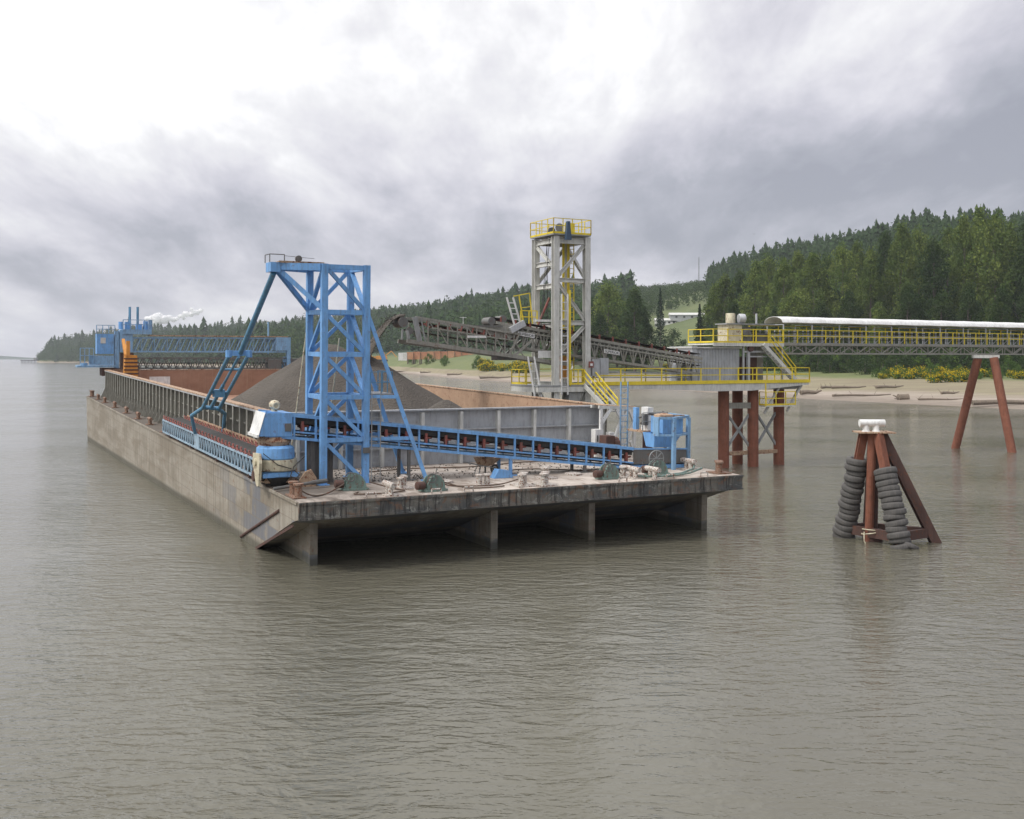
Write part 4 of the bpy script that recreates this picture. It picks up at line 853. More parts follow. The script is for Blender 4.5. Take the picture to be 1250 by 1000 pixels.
# cables
for k,(pts,l) in enumerate([([(3.7,2.3,.35),(4.6,1.9,.08),(4.9,1.2,.06),(4.0,.75,.06),(3.2,.8,.06),(2.6,1.0,.06),(2.9,1.4,.06)],'looped brown cable on the deck right of the corner bitts'),
   ([(2.6,2.4,.3),(1.6,1.6,.06),(.9,1.3,.06),(.4,1.2,.3)],'brown cable running from the tower winch to the rusty corner bitts'),
   ([(6.7,1.2,.4),(7.2,1.9,.06),(8.3,1.2,.06),(9.6,1.35,.06),(10.2,.9,.3)],'brown cable from the stay winch along the deck to the bitts'),
   ([(6.6,1.0,.35),(7.6,.9,.06),(8.6,.55,.06),(9.4,.7,.06)],'shorter brown cable end curling in front of the stay winch'),
   ([(15.8,1.4,.4),(16.6,2.2,.06),(17.4,1.2,.06),(18.1,.9,.06),(19.2,.8,.06)],'brown cable lying between the two right winches'),
   ([(5.5,7.6,.06),(8,7.9,.08),(11,7.6,.06),(14.5,8.4,.06),(17.5,8.1,.06)],'long cable lying at the foot of the front coaming wall'),
   ([(11.5,4.9,.06),(12.6,5.7,.06),(14,5.3,.06),(15.6,3.9,.06),(16.2,2.2,.06)],'dark cable winding across the deck under the conveyor')]):
    q=[Vector(p) for p in pts]; sm=[]
    for i in range(len(q)-1):
        a=q[max(0,i-1)];b=q[i];c=q[i+1];d=q[min(len(q)-1,i+2)]
        for t in (0,.25,.5,.75): sm.append(.5*((2*b)+(c-a)*t+(2*a-5*b+4*c-d)*t*t+(3*b-a-3*c+d)*t**3))
    sm.append(q[-1])
    for s_ in sm: s_.z=max(s_.z,.03)
    solo('steel_cable',MB().path(sm,.032,6),M['cable'],l,'cable',BF,tuple(q[0]))
for k,(pts,l) in enumerate([([(16.6,1.1,.1),(17.8,.55,.12),(19.2,1.0,.1),(20.6,1.9,.15),(21.2,2.6,.3)],'green hose running past the spoked winch wheel to the deck corner'),([(16.5,.8,.1),(18,.35,.1),(19.6,.9,.1),(20.9,1.6,.2)],'second green hose, nearest the deck edge, under the first')]):
    solo('rubber_hose',MB().path(pts,.05,6),M['green'],l,'hose',BF,pts[0])
# wheelbarrow
wb=thing('wheelbarrow','rusty wheelbarrow parked on the deck below the conveyor','wheelbarrow',BF,(10.8,5.3,0))
mm=MB(); frustum(mm,10.35,10.95,5.0,5.45,.42,10.2,11.35,4.85,5.6,.78); part('tray',mm,M['tanrust'],wb)
part('wheel',MB().torus((11.15,5.2,.22),(.05,1,0),.17,.055,18,8).lathe((11.15,5.17,.22),[(.1,0),(.1,.06)],(0,1,0),10),M['rubber'],wb,smooth=True)
part('handles',MB().beam((11.2,5.05,.25),(9.6,4.9,.6),.04).beam((11.2,5.35,.25),(9.6,5.5,.6),.04).beam((10.3,5.0,.4),(10.2,4.95,.0),.04).beam((10.3,5.4,.4),(10.2,5.45,.0),.04),M['grey'],wb)
solo('tool_box',MB().prism([(10.25,.01),(11.25,.01),(11.05,.34),(10.5,.42)],3.4,3.9),M['blue'],'slanted blue steel box on the deck in front of the wheelbarrow','box',BF,(10.7,3.6,0))
# ------------------------------------------------------------------ FAR END GEAR
fg=thing('far_gantry','blue gantry with truss bridge and cabin across the far end of the barge','gantry',BF,(10,78.2,0))
part('cabin',MB().box(.75,2.4,77.6,79.0,4.5,6.6),M['blue'],fg); part('cabin_window',MB().box(1.1,1.6,77.54,77.6,5.6,6.2),M['lgrey'],fg)
part('leg',MB().box(2.5,2.95,77.6,78.2,.1,6.9),M['blue2'],fg); part('leg',MB().box(20.9,21.3,77.6,78.2,2.6,6.4),M['blue2'],fg); part('leg',MB().beam((20.8,78.2,4.2),(20.2,78.2,.1),.35).beam((21.2,78.2,4.2),(21.2,78.2,.1),.35),M['blue2'],fg)
part('machinery_house',MB().box(3.0,4.3,77.5,79.2,4.7,7.0).box(3.3,6.2,77.4,79.4,6.6,7.1),M['blue2'],fg)
part('machinery',MB().box(3.6,4.2,78,78.6,7.1,7.9).box(4.7,5.3,78,78.6,7.1,7.7).lathe((3.2,78.3,7.1),[(.25,0),(.25,.8)],n=8).lathe((5.7,78.3,7.1),[(.25,0),(.25,.9)],n=8),M['blue'],fg)
part('hand_rail',MB().rail([(3.3,77.4,7.1),(6.2,77.4,7.1)],1.0,.7,.04,False).rail([(.7,77.5,6.65),(2.5,77.5,6.65)],.85,.6,.035,False).rail([(6.2,77.4,7.1),(6.2,79.4,7.1)],1.0,.7,.04,False).rail([(-.9,77.3,3.5),(.4,77.3,3.5)],1.6,.5,.04,False),M['blue2'],fg)
for a in (4.1,4.9): part('mast',MB().tube((a,78.4,7.1),(a,78.4,9.5),.13,n=8),M['teal'],fg)
part('mast',MB().tube((18.9,78.2,4.5),(18.9,78.2,8.1),.1,n=8),M['blue2'],fg)
part('landing',MB().box(-1.2,2.6,77.2,79.2,3.1,3.3).lathe((-.5,77.8,3.3),[(.35,0),(.35,.25)],n=10).box(.0,2.4,77.4,78,3.35,4.3),M['blue2'],fg)
mm=MB(); 
for y in (77.8,79.0):
    mm.beam((3.2,y,6.2),(21.0,y,6.3),.14,.16).beam((3.2,y,4.75),(21.0,y,4.75),.14,.16)
    for k in range(26): x=3.9+k*.66; mm.beam((x,y,4.8),(x+.6,y,6.2),.09)
    for k in range(13): x=3.9+k*1.32; mm.beam((x,y,4.8),(x,y,6.2),.07)
part('upper_truss',mm,M['blue2'],fg)
part('end_box',MB().box(19.6,20.9,77.6,79.2,4.9,6.4),M['blue2'],fg)
part('roof_strip',MB().box(6,21,77.6,79.2,6.42,6.52),M['tanrust'],fg)
mm=MB()
for y in (77.9,79.1):
    mm.beam((4.2,y,4.05),(21.5,y,4.05),.12,.12).beam((4.2,y,2.95),(21.5,y,2.9),.12,.12)
    for k in range(22): x=4.3+k*.78; mm.beam((x,y,2.95),(x+.39,y,4.05),.08).beam((x+.39,y,4.05),(x+.78,y,2.95),.08)
part('lower_truss',mm,M['dgrey'],fg)
for k in range(12): x=5+k*1.35; part('return_idler',MB().tube((x,77.9,2.8),(x,79.1,2.8),.12,n=6).box(x-.1,x+.1,77.85,77.95,2.55,2.9),M['rustd'],fg)
part('lower_belt',MB().box(4.4,21,78.0,79.0,3.45,3.55),M['belt'],fg)
part('end_gear',MB().box(18.8,20.2,77.5,79.2,2.85,3.9).box(20.9,23.0,77.9,79,3.2,4.0),M['dgrey'],fg)
part('foot_base',MB().box(1.2,3.2,77.3,79.3,2.2,3.0).box(3.2,4.4,77.6,79.3,2.5,4.6),M['rustd'],fg)
ch=thing('loading_chute','banded orange and brown loading chute hanging over the far end of the hold','chute',BF,(3.6,74.5,0))
mm=MB().prism([(3.0,1.9),(4.35,1.9),(4.25,4.4),(3.1,4.5)],74,75.2); part('chute_body',mm,M['orange'],ch)
for k in range(6): part('band',MB().box(2.95,4.42,73.93,73.99,2.1+k*.38,2.24+k*.38),M['rustd'],ch)
part('mouth',MB().lathe((3.65,74.6,1.05),[(.45,0),(.68,.35),(.72,.84)],n=14),M['tanrust'],ch,smooth=True); part('hanger',MB().beam((3.2,74.5,4.4),(3.2,76.5,6.0),.3).beam((3.35,74,4.4),(3.35,74,5.9),.35),M['orange'],ch)
# ================================================================== SHORE TOWER
lt=thing('loading_tower','tall light grey steel loading tower with yellow top railing, beside the barge','tower',SF,(1.28,1.45,0))
s1,t1,ZT=2.56,2.9,17.2
for s_ in (0,s1):
    for t_ in (0,t1): part('leg',MB().ibeam((s_,t_,2.0),(s_,t_,ZT),.44,.42,.05,up=(0,1,0)),M['lgrey'],lt)
def Lb(p,q,w=.22,h=.26): return MB().ibeam(p,q,w,h,.035)
for z in (16.9,14.1,11.1,6.75): part('cross_beam',Lb((.2,0,z),(s1-.2,0,z),.25,.42 if z>16 else .3),M['lgrey'],lt)
for z in (16.9,15.3,13.7,10.9,6.75): part('cross_beam',Lb((0,.25,z),(0,t1-.25,z),.25,.35),M['lgrey'],lt)
for z in (16.9,14.1,11.1,8.2): part('cross_beam',Lb((s1,.25,z),(s1,t1-.25,z)),M['lgrey'],lt)
for z in (16.9,13.7,11.0): part('cross_beam',Lb((.2,t1,z),(s1-.2,t1,z)),M['lgrey'],lt)
for p,q in [((.15,0,14.3),(s1-.15,0,16.7)),((.15,0,13.9),(s1-.15,0,11.3)),((.15,0,8.8),(s1-.15,0,10.9)),((0,.15,14.9),(0,t1-.15,16.7)),((.15,t1,14.0),(s1-.15,t1,16.7)),((s1,.2,14.3),(s1,t1-.2,16.7)),((.2,t1,8.6),(s1-.2,t1,10.9)),((0,.2,2.6),(0,t1-.2,6.5)),((.2,0,2.6),(s1-.2,0,6.5)),((s1,.2,6.5),(s1,t1-.2,2.6))]:
    part('diagonal_brace',Lb(p,q,.2,.24),M['lgrey'],lt)
part('top_deck',MB().box(-.35,s1+.15,-.35,t1+.15,ZT+.05,ZT+.14),M['grey'],lt)
tr=part('top_railing',MB().rail([(-.35,-.35,ZT+.14),(s1+.15,-.35,ZT+.14),(s1+.15,t1+.15,ZT+.14),(-.35,t1+.15,ZT+.14)],1.07,.85,.026,True,True),M['yellow'],lt)
part('sheave',MB().lathe((-.1,.3,ZT+.35),[(.28,0),(.22,.08),(.28,.16)],(0,1,0),14).lathe((.9,1.0,ZT+.75),[(.3,0),(.24,.1),(.3,.2)],(.6,1,0),14).box(.7,1.1,.9,1.3,ZT+.14,ZT+.5),M['dgrey'],lt,smooth=True)
part('hoist_drive',MB().prism([(.5,ZT-.3),(.95,ZT-.3),(.82,ZT+1.0),(.62,ZT+1.0)],-.65,-.38),M['navy'],lt)
part('yellow_screen',MB().box(1.5,2.3,1.2,1.3,ZT+.14,ZT+1.15),M['yellow'],lt)
for x in (1.55,1.95): part('hoist_guide',MB().box(x-.07,x+.07,1.5,1.62,7.3,ZT),M['yellow'],lt)
part('cage_ladder',MB().ladder((2.25,1.6,7.0),(2.25,1.6,ZT),.4,(1,0,0),.35,.03),M['yellow'],lt)
part('counterweight',MB().box(1.35,1.95,1.4,1.75,7.1,8.7),M['orange'],lt)
part('ladder',MB().ladder((.55,-.34,6.0),(.55,-.34,13.1),.5,(1,0,0),.55,.045),M['white'],lt)
part('ladder_rail',MB().beam((1.0,-.3,6.6),(1.0,-.3,13.4),.12,.10),M['yellow'],lt)
part('hoist_cable',MB().tube((.0,.8,ZT),(-.4,1.3,10.9),.025,n=5).tube((.1,1.3,ZT),(-.2,1.8,10.9),.025,n=5).tube((.2,1.6,ZT),(.3,1.6,10.7),.025,n=5),M['black'],lt)
part('hydraulic_ram',MB().tube((-.6,1.5,10.9),(.2,1.2,12.9),.09,n=8),M['redpaint'],lt)
part('base_deck',MB().box(-1.6,s1+.5,-.35,t1+1.0,6.56,6.68),M['grey'],lt)
part('base_girder',MB().box(-1.6,s1+.4,-.34,-.1,6.2,6.54).box(-1.6,-1.35,0,t1+.8,6.2,6.54),M['lgrey'],lt)
part('base_railing',MB().rail([(1.1,-.34,6.7),(2.2,-.34,6.7)],1.07,.55,.032).rail([(-1.5,1.5,6.7),(-1.5,t1+.9,6.7),(s1+.4,t1+.9,6.7)],1.07,1.0,.03),M['yellow'],lt)
part('side_ladder',MB().ladder((-1.75,.4,8.7),(-1.25,-.2,4.6),.5,(1,0,0),.5,.045),M['white'],lt)
part('knee_brace',Lb((.3,0,3.2),(-1.3,0,6.2)),M['lgrey'],lt); part('knee_brace',Lb((s1-.2,-.1,3.0),(s1+2.0,-.1,6.2),.25,.3),M['grey'],lt)
for s_ in (0,s1):
    for t_ in (0,t1): part('pile',MB().tube((s_,t_,-4),(s_,t_,2.05),.36,n=14),M['rust'],lt,smooth=True)
part('cross_girder',MB().box(-.3,s1+.3,-.35,.35,2.05,2.5).box(-.3,s1+.3,t1-.35,t1+.35,2.05,2.5).box(1.0,1.9,-.2,.6,5.2,6.2),M['grey'],lt)
part('control_box',MB().box(2.9,3.5,-.3,.1,7.3,8.5),M['panel'],lt); part('control_box',MB().box(3.6,4.3,-.2,.2,7.4,8.6),M['panel'],lt)
part('warning_sign',MB().box(2.45,2.85,-.5,-.46,7.9,8.35),M['redpaint'],lt); part('warning_plate',MB().box(2.55,2.75,-.53,-.505,8.03,8.2),M['white'],lt)
part('flood_light',MB().lathe((1.15,-.2,7.9),[(.08,-.1),(.2,.05),(.22,.12)],(-1,-.6,.5),12),M['tin'],lt,smooth=True)
# ------------------------------------------------------------------ walkway
wk=thing('access_walkway','long grey walkway with yellow railings between loading tower and pile platform','walkway',SF,(12,0,0))
part('girder',MB().prism([(3.0,6.68),(3.0,6.35),(8,6.30),(14.2,6.05),(17.6,6.05),(23.4,6.45),(23.4,6.68)],-.1,.05).prism([(3.0,6.68),(3.0,6.3),(23.4,6.4),(23.4,6.68)],1.35,1.5),M['lgrey'],wk)
part('floor',MB().box(3.07,23.5,-.12,1.52,6.69,6.74),M['grey'],wk)
part('toe_beam',MB().box(3.07,23.5,-.16,-.13,6.62,6.88),M['yellow'],wk)
part('railing',MB().rail([(3.6,-.1,6.74),(23.45,-.1,6.74),(23.45,1.5,6.74)],1.07,1.75,.034,False),M['yellow'],wk)
part('railing',MB().rail([(3.1,1.5,6.74),(12.4,1.5,6.74)],1.07,1.75,.034,False).rail([(17.5,1.5,6.74),(23.4,1.5,6.74)],1.07,1.5,.03,False),M['yellow'],wk)
part('conduit',MB().tube((3.5,1.3,7.6),(12.4,1.3,7.4),.06).tube((3.5,1.25,7.2),(12.4,1.25,7.1),.05),M['tin'],wk)
# boarding stair
st=thing('boarding_stair','steep stair with yellow handrails from the tower walkway down to the barge','stair',SF,(2.8,0,6.7))
ts,te=Vector((2.15,-.2,6.72)),Vector((2.5,-2.9,5.0)); wv=Vector((.95,.2,0))
for k in (0,1):
    part('stringer',MB().beam(ts+wv*k,te+wv*k,.08,.3),M['lgrey'],st)
    part('handrail',MB().beam(ts+wv*k+Vector((0,0,1.07)),te+wv*k+Vector((0,0,.75)),.07).beam(ts+wv*k+Vector((0,0,.6)),te+wv*k+Vector((0,0,.4)),.07).beam(ts+wv*k,ts+wv*k+Vector((0,0,1.07)),.08).beam(te+wv*k,te+wv*k+Vector((0,0,.75)),.07).beam(ts.lerp(te,.5)+wv*k,ts.lerp(te,.5)+wv*k+Vector((0,0,.9)),.06),M['yellow'],st)
for k in range(8): c=ts.lerp(te,(k+.5)/8); part('tread',MB().beam(c,c+wv,.26,.04),M['grey'],st)
part('landing',MB().beam(te+Vector((-.3,-.4,-.05)),te+wv+Vector((.4,-.4,-.05)),1.2,.08),M['grey'],st)
# ------------------------------------------------------------------ incoming conveyor
def idl(mm,p,ax,r=.07):
    return mm
ic=thing('incoming_conveyor','long grey lattice conveyor descending from loading tower to grey transfer house','conveyor',SF,(5,1.2,9))
def icz(s): return 11.0-.1415*(s+4)
for t_ in (.75,1.95):
    mm=MB().beam((-4.3,t_,icz(-4.3)),(13.4,t_,icz(13.4)),.12,.2).beam((-3.0,t_,icz(-3)-.32),(13.4,t_,icz(13.4)-.32),.09,.1).beam((-2.2,t_,icz(-2.2)-1.45),(13.4,t_,icz(13.4)-1.2),.12,.18)
    k=-2.2
    while k<12.8:
        lo=lambda s: icz(s)-1.4+.2*(s+2)/15
        mm.beam((k,t_,lo(k)),(k+.42,t_,icz(k+.42)),.075).beam((k+.42,t_,icz(k+.42)),(k+.84,t_,lo(k+.84)),.075).beam((k,t_,lo(k)),(k,t_,icz(k)),.06); k+=.84
    part('side_truss',mm,M['olive'],ic)
part('belt',MB().beam((-4.6,1.35,icz(-4.6)+.34),(13.3,1.35,icz(13.3)+.34),1.05,.05).beam((-4.4,1.35,icz(-4.4)-.55),(13.3,1.35,icz(13.3)-.55),1.0,.04),M['belt'],ic)
k=-3.9
while k<13:
    part('idler_frame',MB().beam((k,.8,icz(k)+.1),(k,.8,icz(k)+.46),.10,.09).beam((k,1.9,icz(k)+.1),(k,1.9,icz(k)+.46),.10,.09).tube((k,.85,icz(k)+.36),(k,1.1,icz(k)+.2),.07,n=6).tube((k,1.1,icz(k)+.2),(k,1.6,icz(k)+.2),.07,n=6),M['redpaint'],ic); k+=1.15
part('head_pulley',MB().tube((-4.6,.8,icz(-4.6)+.05),(-4.6,1.9,icz(-4.6)+.05),.28,n=16).tube((-3.7,.8,icz(-3.7)+.35),(-3.7,1.9,icz(-3.7)+.3),.26,n=16),M['dgrey'],ic,smooth=True)
part('head_chute',MB().prism([(-6.6,10.75),(-3.2,10.9),(-2.4,10.25),(-3.4,9.85),(-6.4,10.6)],.7,.8),M['olive'],ic)
part('drive_guard',MB().beam((-3.3,.55,10.5),(-2.2,.55,11.05),.3,.42,up=(0,0,1)),M['tin'],ic)
part('access_ladder',MB().ladder((-2.75,.5,10.9),(-3.35,.5,12.8),.5,(1,0,0),.38,.05),M['white'],ic)
part('ladder_cage',MB().rail([(-2.5,.5,11.0),(-1.2,.5,11.0)],.9,.55,.035,False).beam((-3.0,.6,12.9),(-1.7,.6,13.15),.07).beam((-2.2,.6,11.0),(-2.6,.6,13.0),.07).beam((-1.5,.6,11.0),(-1.75,.6,13.15),.07).beam((-2.45,.6,12.1),(-1.65,.6,12.2),.05),M['yellow'],ic)
part('access_deck',MB().box(-1.4,.0,.3,.72,11.15,11.3),M['white'],ic)
def sign(s,z,par,slope=-.14,w=1.35):
    y=.62
    pl=part('name_board',MB().add([(s-w/2,y,z-slope*w/2-.14),(s+w/2,y,z+slope*w/2-.14),(s+w/2,y,z+slope*w/2+.14),(s-w/2,y,z-slope*w/2+.14),(s-w/2,y+.03,z-slope*w/2-.14),(s+w/2,y+.03,z+slope*w/2-.14),(s+w/2,y+.03,z+slope*w/2+.14),(s-w/2,y+.03,z-slope*w/2+.14)],[(0,1,2,3),(7,6,5,4),(0,4,5,1),(3,2,6,7),(0,3,7,4),(1,5,6,2)]),M['white'],par)
    cu=bpy.data.curves.new('lettering','FONT'); cu.body='SUPERIOR'; cu.size=.27; cu.align_x='CENTER'; cu.align_y='CENTER'; cu.extrude=.004
    tmp=bpy.data.objects.new('tmp_text',cu); COL.objects.link(tmp); bpy.context.view_layer.update()
    me=bpy.data.meshes.new_from_object(tmp.evaluated_get(bpy.context.evaluated_depsgraph_get())); bpy.data.objects.remove(tmp)
    me.name='lettering'; me.materials.clear(); me.materials.append(M['black'])
    R=Matrix.Rotation(math.radians(90),4,'X'); me.transform(Matrix.Translation(Vector((s,y-.012,z-.01))-ORG[par.name])@Matrix.Rotation(-math.atan(slope)*-1,4,'Y').inverted()@R)
    o=bpy.data.objects.new('lettering',me); COL.objects.link(o); o.parent=pl
sign(-2.0,10.22,ic); sign(5.1,9.02,ic)
# ------------------------------------------------------------------ boom conveyor
bc=thing('boom_conveyor','grey lattice boom conveyor reaching left over the hold and pouring gravel','conveyor',SF,(-6,1.2,10))
def bt_(s): return 11.3-.135*(s+10.3)
def bb_(s): return 9.72-.128*(s+10.9)
for t_ in (.55,2.15):
    mm=MB().beam((-10.4,t_,bt_(-10.4)),(-2.6,t_,bt_(-2.6)),.10,.14).beam((-11.0,t_,bb_(-11)),(1.6,t_,bb_(1.6)),.16,.26).beam((-9.2,t_,bt_(-9.2)-.55),(-2.6,t_,bt_(-2.6)-.5),.07,.08)
    k=-10.2; i=0
    while k<-2.7:
        mm.beam((k,t_,bb_(k)+.1),(k,t_,bt_(k)),.07); mm.beam((k,t_,bt_(k)-.5),(k+.75,t_,bb_(k+.75)+.1),.06) if i%2==0 else mm.beam((k,t_,bt_(k)),(k+.35,t_,bt_(k+.35)-.5),.06); k+=.72; i+=1
    mm.beam((-2.6,t_,bt_(-2.6)),(-3.4,t_,bb_(-3.4)),.12).beam((-3.0,t_,bb_(-3)),(-1.6,t_,bt_(-1.6)-.3),.14,.16)
    part('side_truss',mm,M['olive'],bc)
part('belt',MB().beam((-11.0,1.35,bt_(-11)-.28),(-2.4,1.35,bt_(-2.4)-.28),.95,.05).beam((-11,1.35,bt_(-11)-.9),(-3,1.35,bt_(-3)-.95),.9,.04),M['belt'],bc)
for k in range(9): s_=-9.6+k*.85; part('idler_frame',MB().beam((s_,.6,bt_(s_)-.5),(s_+.1,.6,bt_(s_)-.1),.11,.07).tube((s_,.7,bt_(s_)-.35),(s_,2.0,bt_(s_)-.4),.07,n=6),M['redpaint'],bc)
part('head_pulley',MB().tube((-11.15,.75,bt_(-11.1)-.45),(-11.15,1.95,bt_(-11.1)-.45),.34,n=16).tube((-10.75,.6,bt_(-10.7)-.95),(-10.75,.75,bt_(-10.7)-.95),.26,n=12),M['dgrey'],bc,smooth=True)
part('head_frame',MB().beam((-11.35,.55,9.8),(-11.3,.55,10.5),.1).beam((-10.9,.5,9.85),(-11.0,.5,10.4),.14,.3).beam((-10.1,.5,bb_(-10)+.1),(-10.45,.5,bt_(-10.4)),.1,.35).beam((-9.7,.5,bb_(-9.7)+.1),(-10.0,.5,bt_(-10)),.08),M['grey'],bc)
part('wind_gauge',MB().tube((-6.9,.55,bt_(-6.9)),(-6.9,.55,bt_(-6.9)+.55),.02,n=5).beam((-7.15,.55,bt_(-6.9)+.5),(-6.65,.55,bt_(-6.9)+.5),.03),M['white'],bc)
part('under_gear',MB().box(-4.2,-2.6,.9,1.7,bb_(-4)-.4,bb_(-4)-.1).beam((-6.5,.55,bt_(-6.5)+.0),(-3.9,.55,bt_(-6.5)-.02),.08,.1),M['dgrey'],bc)
part('gusset_plate',MB().box(-1.1,.2,.5,.54,8.6,9.1).box(-6.6,-5.2,.5,.54,bt_(-6)-.75,bt_(-6)-.6),M['white'],bc)
# falling gravel
mm=MB(); g=np.random.default_rng(4); 
import itertools
def jet(t): return Vector((-11.0-2.25*t,1.35,11.35+.25*t-2.35*t*t))
prev=None
for i in range(15):
    t=i/14*1.45; c=jet(t); r=.17+.13*t
    ring=[(c.x+r*math.cos(a)*1.0,c.y+2.4*r*math.sin(a),c.z+r*math.cos(a)*.9+g.normal()*.03) for a in np.linspace(0,2*math.pi,12,endpoint=False)]
    n0=len(mm.v); mm.v+=ring
    if prev is not None:
        for j in range(12): mm.f.append((prev+j,prev+(j+1)%12,n0+(j+1)%12,n0+j))
    prev=n0
for i in range(700):
    t=g.uniform(.0,1.45); c=jet(t); s_=g.uniform(.02,.06); c=c+Vector((g.normal()*.10*(1+t),g.normal()*.32,g.normal()*.10*(1+t))); mm.add([c+Vector((s_,0,0)),c+Vector((0,s_,0)),c+Vector((-s_,0,-s_)),c+Vector((0,0,s_))],[(0,1,3),(1,2,3),(2,0,3),(0,2,1)])
o=solo('gravel_stream',mm,M['gravel'],'dark stream of gravel arcing off the tip of the boom conveyor','falling gravel',SF,(-11.3,1.35,11))
# ------------------------------------------------------------------ pile platform + transfer house
pp=thing('pile_platform','steel platform on rusty round piles carrying the grey transfer house','platform',SF,(17.5,1.5,0))
for s_,t_ in ((15.9,1.3),(18.5,.9),(19.0,3.4),(21.5,1.3)): part('pile',MB().tube((s_,t_,-4),(s_,t_,6.1),.43,n=18),M['rust'],pp,smooth=True)
part('pile_cap',MB().prism([(14.0,6.48),(14.6,6.1),(22.4,6.1),(23.0,6.48)],.3,4.6),M['grey'],pp)
part('floor',MB().box(12.2,23.6,1.53,5.0,6.69,6.74),M['grey'],pp)
for p,q in [((15.9,1.3,4.6),(18.5,.9,1.2)),((15.9,1.3,1.2),(18.5,.9,4.6)),((18.7,1.1,4.6),(21.5,1.3,1.2)),((18.7,1.1,1.2),(21.5,1.3,4.6))]: part('cross_brace',MB().beam(p,q,.14,.18),M['grey'],pp)
part('wale_beam',MB().beam((15.9,1.2,4.85),(18.5,.8,4.85),.3,.45),M['olive'],pp); part('wale_beam',MB().beam((15.9,1.2,1.1),(21.5,1.2,1.1),.28,.3),M['tanrust'],pp)
part('strut',MB().beam((20.6,.2,6.3),(19.2,.4,4.2),.14,.16).beam((22.9,.2,6.4),(21.9,.6,4.6),.14,.16).beam((23.1,.6,6.4),(22.0,.9,4.3),.12,.14),M['lgrey'],pp)
part('lower_landing',MB().box(18.9,21.9,-.2,.6,4.75,4.85),M['lgrey'],pp); part('landing_railing',MB().rail([(18.9,-.18,4.85),(21.9,-.18,4.85)],1.07,1.0,.032).rail([(18.9,-.18,4.85),(18.9,.6,4.85)],1.07,.7,.03).tube((18.9,-.15,4.8),(18.9,-.15,6.6),.05),M['yellow'],pp)
th_=thing('transfer_house','windowless grey sheet metal transfer house on the pile platform','transfer house',SF,(15.5,2.2,6.74))
mm=MB().box(13.6,17.7,1.7,4.6,6.745,9.35)
x=13.75
while x<17.7: mm.box(x,x+.07,1.655,1.698,6.75,9.33); x+=.28
part('wall',mm,M['panel'],th_); part('corner_duct',MB().box(13.1,13.58,1.6,4.6,6.745,9.5),M['tin'],th_); part('roof',MB().box(13.0,17.9,1.5,4.8,9.352,9.45),M['lgrey'],th_)
part('duct_box',MB().box(11.8,13.08,1.75,2.6,6.745,8.1),M['panel'],th_)
part('vertical_frame',MB().beam((18.1,1.6,6.75),(18.1,1.6,9.7),.14).beam((18.6,1.6,6.75),(18.6,1.6,9.7),.22).beam((18.1,1.6,9.1),(20.2,1.6,9.1),.14).beam((18.5,1.6,8.7),(20.5,1.6,8.7),.1),M['tin'],th_)
part('drive_gear',MB().lathe((18.7,1.3,9.35),[(.25,0),(.27,.2),(.15,.3)],(0,1,0),12).box(19.0,20.0,2.2,3.2,6.75,8.7),M['rustd'],th_)
part('access_tower',MB().box(20.2,20.9,2.5,3.3,6.75,9.6),M['olive'],th_)
up=thing('upper_platform','upper steel platform with yellow railing above the grey transfer house','platform',SF,(17.5,1.6,9.75))
part('floor',MB().box(14.9,22.0,1.3,4.6,9.62,9.74).box(14.85,22.0,1.24,1.298,9.52,9.78),M['lgrey'],up)
part('railing',MB().rail([(14.9,1.3,9.79),(22.0,1.3,9.79)],1.07,1.35,.034).rail([(14.9,1.3,9.79),(14.9,4.5,9.79)],1.07,1.3,.03),M['yellow'],up)
part('post',MB().beam((22.0,1.5,6.75),(22.0,1.5,9.6),.14).beam((15.2,4.4,6.75),(15.2,4.4,9.6),.16).beam((22,4.4,6.75),(22,4.4,9.6),.16),M['tin'],up)
cb_=thing('drive_cabin','cream drive cabin with flat roof and yellow drum on top, on the upper platform','cabin',SF,(18,2.6,9.8))
part('wall',MB().box(16.9,18.3,2.0,3.3,9.742,11.25),M['cream'],cb_); part('roof',MB().box(16.7,21.6,1.9,3.4,11.252,11.36),M['grey'],cb_); part('machinery',MB().box(18.4,19.3,2.1,3.2,9.9,11.1).lathe((18.7,2.0,10.6),[(.35,0),(.35,.1),(.2,.15)],(0,-1,0),14).box(20.0,21.3,2.2,3.1,9.9,10.6),M['dgrey'],cb_)
part('drum',MB().lathe((17.55,2.5,11.37),[(.38,0),(.38,.75),(.34,.8)],n=18),M['cream'],cb_,smooth=True); part('motor',MB().lathe((18.2,2.3,11.75),[(.36,0),(.40,.1),(.38,.5),(.2,.6)],(.9,-.3,0),14),M['tin'],cb_,smooth=True); part('exhaust_pipe',MB().tube((20.2,2.5,11.36),(20.2,2.5,12.2),.08),M['tin'],cb_)
us_=thing('platform_stair','grey steel stair with yellow handrails linking upper and lower platforms','stair',SF,(20.5,1.0,8))
a_,b_=Vector((19.6,.9,9.7)),Vector((23.0,.9,6.8))
for y in (0,.75): part('stringer',MB().beam(a_+Vector((0,y*.6,0)),b_+Vector((0,y*.6,0)),.08,.28),M['lgrey'],us_); part('handrail',MB().beam(a_+Vector((.9,y*.6,.6)),b_+Vector((0,y*.6,1.0)),.06).beam(a_+Vector((.9,y*.6,.1)),b_+Vector((0,y*.6,.55)),.05),M['yellow'],us_)
for k in range(12): c=a_.lerp(b_,(k+.5)/12); part('tread',MB().box(c.x-.13,c.x+.13,.92,1.35,c.z-.02,c.z+.02),M['grey'],us_)
